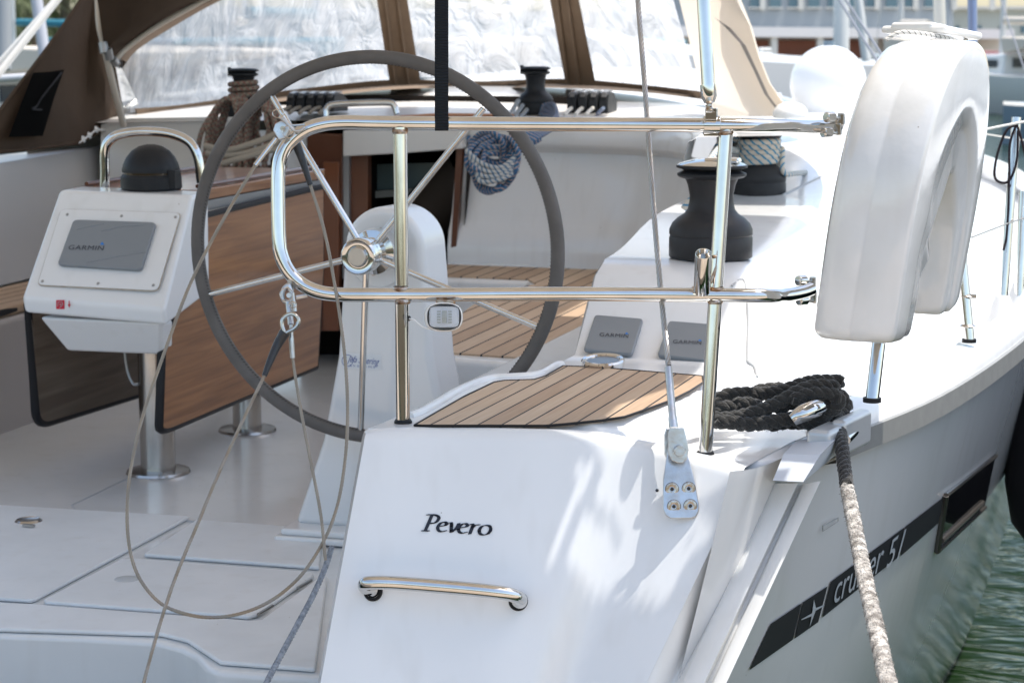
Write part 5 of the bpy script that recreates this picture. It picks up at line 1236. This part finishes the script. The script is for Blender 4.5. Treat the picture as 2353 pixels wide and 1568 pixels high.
for i in range(2600):
    p = random.choice(ms[k_:]).lerp(random.choice(ms[k_:]), 0); v = Vector((random.gauss(0, 1), random.gauss(0, 1), random.gauss(0, 1))).normalized(); j = random.randrange(k_, len(ms)-1); p = ms[j].lerp(ms[j+1], random.random())
    a = p+v*.0105; e = a+v*random.uniform(.001, .0045)+Vector((random.uniform(-.002, .002), 0, random.uniform(-.002, .002))); fz_.tube([a, e], .00035, 3, caps=False)
build('fuzz', fz_, mat('fuzz_mixed', (.20, .19, .17), .9), ml)
# ================================================================== GATE LIFELINES
g1 = thing('gate_wire', 'slack wire gate line hanging in a long loop from the rail corner', 'wire', P(645, 293, 3.44))
w_ = smooth([P(*p) for p in ((586, 380, 3.42), (520, 492, 3.41), (440, 645, 3.40), (372, 825, 3.39), (326, 962, 3.38), (300, 1080, 3.36), (292, 1180, 3.35), (299, 1265, 3.34), (322, 1330, 3.33), (368, 1384, 3.32), (430, 1410, 3.32), (492, 1417, 3.32), (560, 1406, 3.32), (630, 1374, 3.33), (690, 1322, 3.34), (732, 1262, 3.35), (766, 1190, 3.36), (787, 1100, 3.37), (798, 985, 3.38), (796, 870, 3.40), (786, 765, 3.42), (769, 655, 3.44), (746, 535, 3.46), (713, 425, 3.48))], 8)
build('cable', laid(MB(), w_, .0031, 4, .026, .00140, 6, .004), WIRED, g1)
sw = lambda a, b, r, n=16: MB().tube([P(*a), P(*b)], r, n)
build('swage', sw((634, 318, 3.43), (586, 380, 3.42), .0042), CH, g1)
build('fork_toggle', MB().prism([P(x, y, 3.425) for x, y in ((627, 300), (632, 284), (645, 277), (660, 282), (664, 300), (655, 318), (640, 322))], FW*.016), GALV, g1, bevel=.002)
build('clevis_pin', MB().cyl(P(649, 295, 3.415), P(649, 295, 3.45), .0042, 16), CHR, g1)
def ringp(x, y, r, d, tx=0): return MB().tube([P(x+math.cos(a)*r, y+math.sin(a)*r*(.75 if tx else 1), d) for a in [2*math.pi*i/28 for i in range(28)]], .0009, 6, closed=True)
build('split_ring', ringp(663, 303, 14, 3.41).add(ringp(639, 261, 13, 3.40, 1)), CHR, g1)
build('hook', MB().tube(smooth([P(*p, 3.41) for p in ((641, 268), (652, 276), (664, 288), (676, 300), (690, 300), (700, 292))], 5), .0028, 10).tube(smooth([P(*p, 3.42) for p in ((648, 262), (660, 280), (672, 288), (700, 286))], 5), .0020, 8), GALV, g1)
build('taped_end', MB().tube(smooth([P(*p) for p in ((678, 325, 3.48), (690, 355, 3.48), (700, 385, 3.48), (713, 425, 3.48))], 5), lambda t: .0088-.0042*t, 12), TAPE, g1)
g2 = thing('gate_wire', 'wire gate line with black taped eye hanging from the lower rail corner', 'wire', P(662, 676, 3.44))
w_ = smooth([P(*p) for p in ((607, 863, 3.40), (565, 950, 3.36), (505, 1080, 3.30), (455, 1200, 3.25), (405, 1320, 3.20), (365, 1440, 3.14), (330, 1568, 3.08), (300, 1700, 3.0))], 8)
build('cable', laid(MB(), w_, .0031, 4, .026, .00140, 6, .004), WIRED, g2)
build('taped_eye', MB().tube(smooth([P(*p) for p in ((655, 762, 3.42), (638, 790, 3.42), (622, 825, 3.41), (607, 863, 3.40))], 5), lambda t: .0098-.0052*t, 12), TAPE, g2)
th_ = [(655, 765), (648, 748), (650, 732), (662, 722), (675, 722), (685, 732), (684, 744), (674, 755), (660, 762)]
build('thimble', MB().tube(smooth([P(x, y, 3.415) for x, y in th_], 4, True), .0036, 8, closed=True), CHR, g2)
g3 = thing('gate_wire', 'straight wire gate line running down from the lower rail corner shackle', 'wire', P(664, 700, 3.44))
w_ = smooth([P(*p) for p in ((672, 822, 3.43), (684, 900, 3.42), (700, 990, 3.40), (720, 1090, 3.38), (738, 1190, 3.36), (748, 1290, 3.34))], 8)
build('cable', laid(MB(), w_, .0029, 4, .024, .0013, 6, .004), WIRED, g3)
build('swage', MB().tube([P(668, 745, 3.43), P(670, 778, 3.43)], .0034, 14).tube([P(669, 775, 3.43), P(672, 822, 3.43)], .0045, 14), GALV, g3)
sk_ = thing('shackle', 'small steel shackle and rings on the lower rail corner', 'shackle', P(662, 676, 3.45))
build('body', MB().tube(smooth([P(*p, 3.44) for p in ((661, 655), (652, 664), (648, 678), (654, 692), (666, 694), (672, 682), (668, 668), (664, 658))], 4, True), .0040, 10, closed=True).cyl(P(664, 678, 3.42), P(664, 678, 3.46), .0046, 16).tube([P(662, 690, 3.44), P(668, 745, 3.43)], .0055, 12).tube([P(672, 672, 3.43), P(678, 715, 3.43)], .0035, 10), GALV, sk_)
build('ring', ringp(658, 676, 15, 3.42).add(ringp(672, 700, 9, 3.42, 1)), CHR, sk_)
build('lug', MB().box(P(668, 655, 3.455), (.008, .010, .02)).tube([P(680, 683, 3.455), P(705, 678, 3.46)], .004, 8), GALV, sk_)
gb = smooth([P(*p) for p in ((762, 1255, 3.37), (748, 1300, 3.35), (720, 1365, 3.30), (680, 1440, 3.24), (645, 1505, 3.18), (612, 1568, 3.12), (580, 1640, 3.05))], 8)
o = build('grey_lashing', laid(MB(), gb, .0052, 4, .03, .0029, 6, .004), GREYROPE, label='thin grey braided line running down beside the edge of the transom', category='rope')
# ================================================================== FENDERS
fd = thing('black_fender', 'dark round fender hanging beside the hull at the right edge of the photo', 'fender', P(2400, 1030, 5.2))
fc = P(2432, 1040, 5.2); FH, FR = .27, .135
build('fender_body', MB().lathe([(0, -FH), (FR*.5, -FH*.93), (FR*.85, -FH*.7), (FR, -FH*.3), (FR, FH*.3), (FR*.8, FH*.75), (FR*.4, FH*.95), (0, FH)], fc, n=36), mat('fender_black', (.012, .010, .012), .5), fd)
build('lanyard', MB().tube([fc+Vector((0, 0, FH)), fc+Vector((-.05, 0, FH+.6))], .006, 8), WHITEL, fd)
# ================================================================== BACKGROUND HARBOUR
def gz(x, d, z=WZ): # ground position by column and distance
    p = P(x, 98, d); return Vector((p.x, p.y, z))
QUAY = mat('quay_concrete', (.45, .43, .40), .85, var=(.3, .3, (.38, .36, .33)))
qa, qb = gz(-1500, 118), gz(4200, 96)
qm = MB().prism([qa, qb, qb+Vector((120, 260, 0)), qa+Vector((-120, 260, 0))], (0, 0, .65)); build('quay', qm, QUAY, kind='structure')
def bsurf(d):
    def f(x, y): return P(x, y, d)
    return f
def flatbox(px, d, depth, m, name, parent, bevel=0):
    pts = [P(*p, d) for p in px]; return build(name, MB().prism(pts, Vector((FW.x, FW.y, 0)).normalized()*depth), m, parent, bevel=bevel)
BLW = mat('grey_blue_wall', (.30, .33, .35), .8, var=(.2, .3, (.26, .29, .31))); PALEW = mat('pale_wall', (.55, .54, .50), .8, var=(.3, .3, (.50, .49, .45)))
CREAMW = mat('cream_band', (.62, .57, .50), .8); ORW = mat('terracotta_panel', (.36, .12, .07), .7, var=(.5, .25, (.20, .10, .07))); TEALG = mat('teal_window', (.10, .16, .18), .15)
hb1 = thing('harbour_building', 'long grey blue harbour building with square windows and terracotta shopfronts', 'building', gz(1950, 120, .75))
d = 120
flatbox([(1560, -330), (2190, -330), (2190, 70), (1560, 70)], d, 14, BLW, 'wall', hb1)
flatbox([(1560, 60), (2330, 68), (2330, 90), (1560, 84)], d-3.2, 3.5, mat('canopy_pale', (.62, .60, .58), .7), 'canopy', hb1)
flatbox([(1560, 84), (2330, 88), (2330, 165), (1560, 165)], d-.5, 3, CREAMW, 'lower_wall', hb1)
for i in range(16):
    for row, (ya, yb) in enumerate(((-2, 17), (-70, -40), (-140, -110))):
        x = 1590+i*44.5
        if x > 2165: break
        o = flatbox([(x, ya), (x+26, ya), (x+26, yb), (x, yb)], d-.12, .1, TEALG, 'window', hb1)
        if row == 0: flatbox([(x-5, yb), (x+31, yb), (x+31, yb+3), (x-5, yb+3)], d-.3, .2, PALEW, 'sill', o)
for i in range(9):
    x = 1570+i*88; flatbox([(x, -200), (x+12, -200), (x+12, 24), (x, 24)], d-.25, .2, PALEW, 'pilaster', hb1)
for a, b in ((1782, 1874), (1893, 1985), (2035, 2115), (1600, 1690), (1700, 1765), (2140, 2200)): flatbox([(a, 93), (b, 93), (b, 150), (a, 150)], d-.8, .2, ORW, 'shopfront', hb1)
for x in (1690, 1772, 1878, 2000, 2120): flatbox([(x, 86), (x+14, 86), (x+14, 160), (x, 160)], d-3, .6, PALEW, 'column', hb1)
hb2 = thing('apartment_building', 'pale grey green flat roofed building behind the mast at upper right', 'building', gz(2300, 130, .75))
flatbox([(2180, 20), (2480, 20), (2480, 150), (2180, 150)], 130, 12, mat('green_grey_wall', (.42, .44, .40), .8), 'wall', hb2)
flatbox([(2175, 15), (2485, 15), (2485, 22), (2175, 22)], 129.5, 13, PALEW, 'parapet', hb2)
for x in (2195, 2245, 2295, 2345): flatbox([(x, 60), (x+10, 60), (x+10, 76), (x, 76)], 129.9, .1, TEALG, 'window', hb2)
hb3 = thing('pink_building', 'low dull pink building near the right edge', 'building', gz(2290, 110, .75))
flatbox([(2228, 118), (2322, 118), (2322, 192), (2228, 192)], 110, 6, mat('pink_wall', (.42, .20, .20), .8), 'wall', hb3)
flatbox([(2306, 140), (2322, 140), (2322, 158), (2306, 158)], 109.9, .05, TEALG, 'window', hb3)
hb4 = thing('warehouse_building', 'pale low building seen through the sprayhood windows', 'building', gz(900, 135, .75))
flatbox([(200, 10), (1540, 30), (1540, 160), (200, 160)], 135, 12, PALEW, 'wall', hb4)
for i in range(22):
    x = 240+i*60; flatbox([(x, 50), (x+34, 50), (x+34, 84), (x, 84)], 134.8, .1, TEALG, 'window', hb4)
# boats
WB = mat('boat_white', (.66, .66, .64), .3, coat=.2); GB = mat('boat_grey_blue', (.17, .23, .28), .4); CAB = mat('boat_window', (.04, .05, .06), .1); MASTM = mat('mast_alu', (.60, .60, .60), .4, .3); TEALC = mat('teal_awning', (.02, .16, .22), .7); CREAMC = mat('cream_cover', (.60, .54, .46), .8)
def boat(x, d, L, heading, label, hullm=WB, cover=CREAMC, mast=True, Hs=1.0, mh=13, cabin=True, tum=None):
    p = gz(x, d); t = bpy.data.objects.new('moored_boat', None); COL.objects.link(t); t['_local'] = 1
    t.location = p; t.rotation_euler = (0, 0, heading); setp(t, label, 'boat', 'boats moored in the harbour')
    rows = []
    for i in range(11):
        u = i/10; y = -L/2+L*u; hw_ = L*.16*(1-max(0, (u-.45)/.55)**2.2)*(.82+.18*min(1, u*3)); fb = Hs*(1.0+.35*u*u)
        ks = tum or (1, .96, .7); hw_ *= (1.9 if tum else 1)
        rows.append([Vector((-hw_*ks[0], y, fb)), Vector((-hw_*ks[1], y, fb*.5)), Vector((-hw_*ks[2], y, -.1)), Vector((hw_*ks[2], y, -.1)), Vector((hw_*ks[1], y, fb*.5)), Vector((hw_*ks[0], y, fb))])
    m = MB().grid(rows); m.poly(rows[0]); build('hull', m, hullm, t)
    dk = MB().grid([[r[0]+Vector((0, 0, .0)), (r[0]+r[-1])/2+Vector((0, 0, .06)), r[-1]] for r in rows]); build('deck', dk, WB, t)
    cbm = MB(); cw_ = L*.10
    kz = 1 if cabin else .25
    cbm.prism([(-cw_, -L*.12, Hs-.05), (-cw_, L*.2, Hs), (-cw_*.9, L*.14, Hs+.55*kz), (-cw_*.9, -L*.12, Hs+.6*kz)], (2*cw_*.95, 0, 0)); cb = build('cabin', cbm, WB, t, bevel=.08)
    if cabin: build('cabin_window', MB().box((cw_*.93, .02*L, Hs+.33), (.06, L*.2, .2)).box((-cw_*.98, .02*L, Hs+.33), (.06, L*.2, .2)).box((0, -L*.122, Hs+.36), (cw_*1.3, .05, .25)), CAB, cb)
    if cover: build('canvas_cover', MB().prism([(-cw_, -L*.12, Hs+.6), (-cw_, -L*.4, Hs+.9), (-cw_, -L*.4, Hs+1.0), (-cw_, -L*.1, Hs+1.05)], (2*cw_, 0, 0)), cover, t, bevel=.05)
    if mast:
        build('mast', MB().tube([(0, L*.08, Hs), (0, L*.08, Hs+mh)], .08, 10), MASTM, t); build('boom', MB().tube([(0, L*.06, Hs+1.5), (0, -L*.33, Hs+1.45)], .11, 10), cover or MASTM, t)
        build('stay', MB().tube([(0, L*.49, Hs*1.3), (0, L*.08, Hs+mh)], .015, 5).tube([(0, -L*.48, Hs), (0, L*.08, Hs+mh)], .015, 5), MASTM, t)
    build('boot_stripe', MB().grid([[r[2]+Vector((-.02, 0, .22)), r[2]+Vector((-.02, 0, .02))] for r in rows]).grid([[r[3]+Vector((.02, 0, .22)), r[3]+Vector((.02, 0, .02))] for r in rows]), GB, t)
    return t
boat(2930, 36, 9.5, .25+1.3, 'grey blue hulled boat low behind the guard lines at the right edge', GB, CREAMC, False, .55)
boat(2330, 55, 9, .5, 'cream covered sailing boat beyond the grey blue one at the right edge', WB, CREAMC, True)
boat(1640, 27, 5.6, 1.25, 'cream sided low boat just right of the sprayhood, behind the ball fender', mat('boat_cream', (.56, .54, .51), .5), None, False, 1.62, cabin=False, tum=(.62, .86, 1.0))
boat(2080, 62, 9, .3, 'white sailing boat behind the big white ball fender', WB, CREAMC, True)
boat(1715, 80, 7, 1.4, 'small white motor boat under the long harbour building canopy, beside the sprayhood', WB, None, False, 1.1)
boat(70, 60, 7, 1.6, 'sailing boat with teal awning at the far left below the palm', WB, TEALC, True)
boat(-60, 30, 9, 1.3, 'white boat seen in the gap under the left canvas panel', WB, CREAMC, False, .8)
boat(180, 34, 9, 1.5, 'white boat with cream awning in the gap below the left canvas', WB, CREAMC, False, .8)
for i, (x, dd, lab) in enumerate(((420, 40, 'sailing boat blurred behind the left end of the vinyl window'), (560, 52, 'sailing boat blurred behind the window above the left far winch'), (700, 38, 'sailing boat blurred behind the vinyl above the wheel rim'), (1010, 45, 'sailing boat blurred behind the strap in the middle window'), (1160, 36, 'sailing boat blurred behind the vinyl left of the far winch'), (1420, 40, 'sailing boat blurred behind the right hand vinyl window'))):
    boat(x, dd, 9+i % 3, [.2, .35, .1, .3, .15, .25][i], lab, WB, [GB, CREAMC, TEALC][i % 3] if i % 3 != 1 else CREAMC, True, .95)
nb = thing('neighbouring_yacht', 'dark blue hulled yacht moored alongside to starboard, out past the right edge of the photo', 'yacht', (2.6, 4, WZ))
nr = []
for i in range(12):
    u = i/11; y = 3.6+12*u; hw_ = 1.75*(1-max(0, (u-.5)/.5)**2.2)*(.85+.15*min(1, u*3)); cxn = 2.75
    nr.append([Vector((cxn-hw_, y, .55)), Vector((cxn-hw_*.98, y, 0)), Vector((cxn-hw_*.85, y, -.9)), Vector((cxn+hw_*.85, y, -.9)), Vector((cxn+hw_*.98, y, 0)), Vector((cxn+hw_, y, .55))])
nm_ = MB().grid(nr); nm_.poly(nr[0]); build('hull', nm_, mat('navy_hull', (.012, .022, .030), .15), nb)
build('deck', MB().grid([[r[0], (r[0]+r[-1])/2+Vector((0, 0, .08)), r[-1]] for r in nr]), WB, nb)
build('cabin', MB().prism([(1.9, 6, .55), (1.9, 11.5, .6), (1.9, 10.5, .95), (1.9, 6.2, 1.0)], (1.7, 0, 0)), WB, nb, bevel=.08)
TAN = mat('quay_stone_wall', (.30, .22, .14), .9, var=(.5, .3, (.20, .15, .10)))
build('reflected_quay', MB().box((0, -22, -.2), (90, 6, 2.6)), TAN, kind='structure')  # unseen wall added behind the camera for tube reflections
refl_hedge = MB()  # unseen foliage band added for the steel tubes to mirror
for i in range(1500):
    p = Vector((random.uniform(-40, 40), -20+random.uniform(-1, 1), 1.1+random.random()*1.6)); v = Vector((random.gauss(0, 1), random.gauss(0, 1), random.gauss(0, 1)))*.3; v2 = Vector((random.gauss(0, 1), random.gauss(0, 1), random.gauss(0, 1)))*.3; refl_hedge.poly([p, p+v, p+v2])
build('hedge', refl_hedge, mat('hedge_leaf', (.05, .07, .03), .8), label='hedge added out of view behind the camera for reflections in the steel', category='hedge')
# big white ball fender, masts and poles
bf = thing('ball_fender', 'big round white fender standing behind the coaming left of the lifebuoy case', 'fender', P(1900, 275, 10.5))
bc = P(1902, 192, 10.5); rr = 87/FPX*10.5
build('fender_body', MB().lathe([(0, -rr)]+[(rr*math.cos(a), rr*math.sin(a)) for a in [-1.5+3.0*i/24 for i in range(25)]]+[(0, rr)], bc, n=40), WHT, bf)
build('neck', MB().cyl(bc+Vector((0, 0, rr*.97)), bc+Vector((0, 0, rr*1.12)), .03, 16), GB, bf)
def pole(l, r, m, name, label, cat, grp=None): o = build(name, MB().tube([P(*p) for p in l], r, 12), m, label=label, category=cat); (grp and o.__setitem__('group', grp)); return o
pole([(1932, 250, 40), (1932, -200, 40)], .16, mat('mast_white', (.66, .66, .64), .5), 'mast', 'thick blurred white mast in front of the long harbour building', 'mast', 'masts beyond the yacht')
pole([(1990, 140, 24), (1955, -120, 24)], .055, mat('mast_white', (.66, .66, .64), .5), 'boom_pole', 'slanting white pole left of the lifebuoy case', 'pole')
pole([(2166, 260, 12), (2152, -150, 12)], .036, mat('mast_cream', (.58, .55, .48), .5), 'mast', 'cream mast with a bolt rising just above the lifebuoy cover', 'mast', 'masts beyond the yacht')
pole([(2236, 330, 9), (2232, -150, 9)], .022, mat('pole_blue_grey', (.22, .26, .38), .3, .5), 'mast', 'dark blue grey pole to the right of the lifebuoy cover', 'mast', 'masts beyond the yacht')
st_ = [([(1890, -60, 9), (2045, 190, 7.5)], 'left one of two thin stays slanting down to the lifebuoy case'), ([(1903, -60, 9.2), (2060, 180, 7.7)], 'right one of two thin stays slanting down to the lifebuoy case'), ([(2285, -40, 16), (2380, 240, 14)], 'thin stay slanting down at the upper right edge')]
for l, lab in st_: pole(l, .006, mat('stay_grey', (.25, .25, .26), .4, .5), 'stay', lab, 'stay', 'thin stays above the deck')
pole([(-500, 706, 9), (165, -40, 9)], .016, WHITEL, 'mooring_warp', 'upper of two pale ropes slanting across the top left corner', 'rope', 'pale ropes at the top left')
pole([(-500, 797, 8.4), (168, -45, 8.8)], .015, WHITEL, 'mooring_warp', 'lower of two pale ropes slanting across the top left corner', 'rope', 'pale ropes at the top left')
pole([(76, -60, 15), (108, 170, 15)], .045, mat('mast_lilac', (.50, .50, .54), .4), 'mast', 'leaning pale mast in front of the palm at top left', 'mast', 'masts beyond the yacht')
pole([(8, -100, 22), (8, 160, 22)], .09, mat('mast_grey', (.33, .34, .35), .4), 'mast', 'thick grey mast at the extreme left edge', 'mast', 'masts beyond the yacht')
pole([(-40, 184, 11), (75, 176, 11)], .022, MASTM, 'guard_rail', 'horizontal white rail of a boat at the left edge', 'rail')
build('dock_box', MB().box(gz(62, 75, .3), (1.8, 1.2, .8)), mat('orange_box', (.55, .20, .06), .7), label='orange box of gear on the quay at the far left', category='box', bevel=.1)
# palms
PALM = mat('palm_leaf', (.10, .13, .035), .6, var=(2, .3, (.05, .065, .02))); TRK = mat('palm_trunk', (.16, .12, .08), .9)
def palm(x, d, h, lab, seed):
    random.seed(seed); b = gz(x, d, -.1); t = thing('palm_tree', lab, 'palm tree', b, 'palms on the quay at the left'); top = b+Vector((0, 0, h))
    build('trunk', MB().tube([b, b+Vector((.1, 0, h*.5)), top], lambda u: .28-.08*u, 12), TRK, t)
    lf = MB()
    for k in range(46):
        a = random.uniform(0, 6.28); el = random.uniform(-.9, 1.2); L = random.uniform(2.0, 3.0); dv = Vector((math.cos(a)*math.cos(el), math.sin(a)*math.cos(el), math.sin(el))); sd_ = dv.cross(Vector((0, 0, 1))).normalized()
        ps = [top+dv*L*u+Vector((0, 0, -1.5*u*u)) for u in [i/9 for i in range(10)]]
        for i in range(1, 10):
            for s in (-1, 1):
                for j in range(2):
                    p = ps[i-1].lerp(ps[i], j/2); tip = p+(ps[i]-ps[i-1])*1.3+sd_*s*.55*(1-(i/11)**2)+Vector((0, 0, -.18)); w2 = (ps[i]-ps[i-1])*.10
                    lf.poly([p-w2, p+w2, tip])
    build('crown', lf, PALM, t)
palm(70, 75, 3.2, 'tallest bushy palm in the top left corner', 1); palm(150, 88, 3.9, 'palm partly hidden by the upper edge of the left canvas', 2); palm(-30, 70, 2.9, 'palm cut off by the left edge of the photo', 3)
random.seed(5)
BUSH = mat('bush_leaf', (.07, .09, .04), .7, var=(1.5, .3, (.04, .055, .025)))
hdg = MB()
for i in range(5000):
    u = random.random(); p = gz(-60+u*330, 92+random.uniform(-2, 2), .0+random.random()**1.2*2.6); v = Vector((random.gauss(0, 1), random.gauss(0, 1), random.gauss(0, 1)))*.16; v2 = Vector((random.gauss(0, 1), random.gauss(0, 1), random.gauss(0, 1)))*.16
    hdg.poly([p, p+v, p+v2])
build('hedge', hdg, BUSH, label='dark green hedge along the quay under the palms', category='hedge')
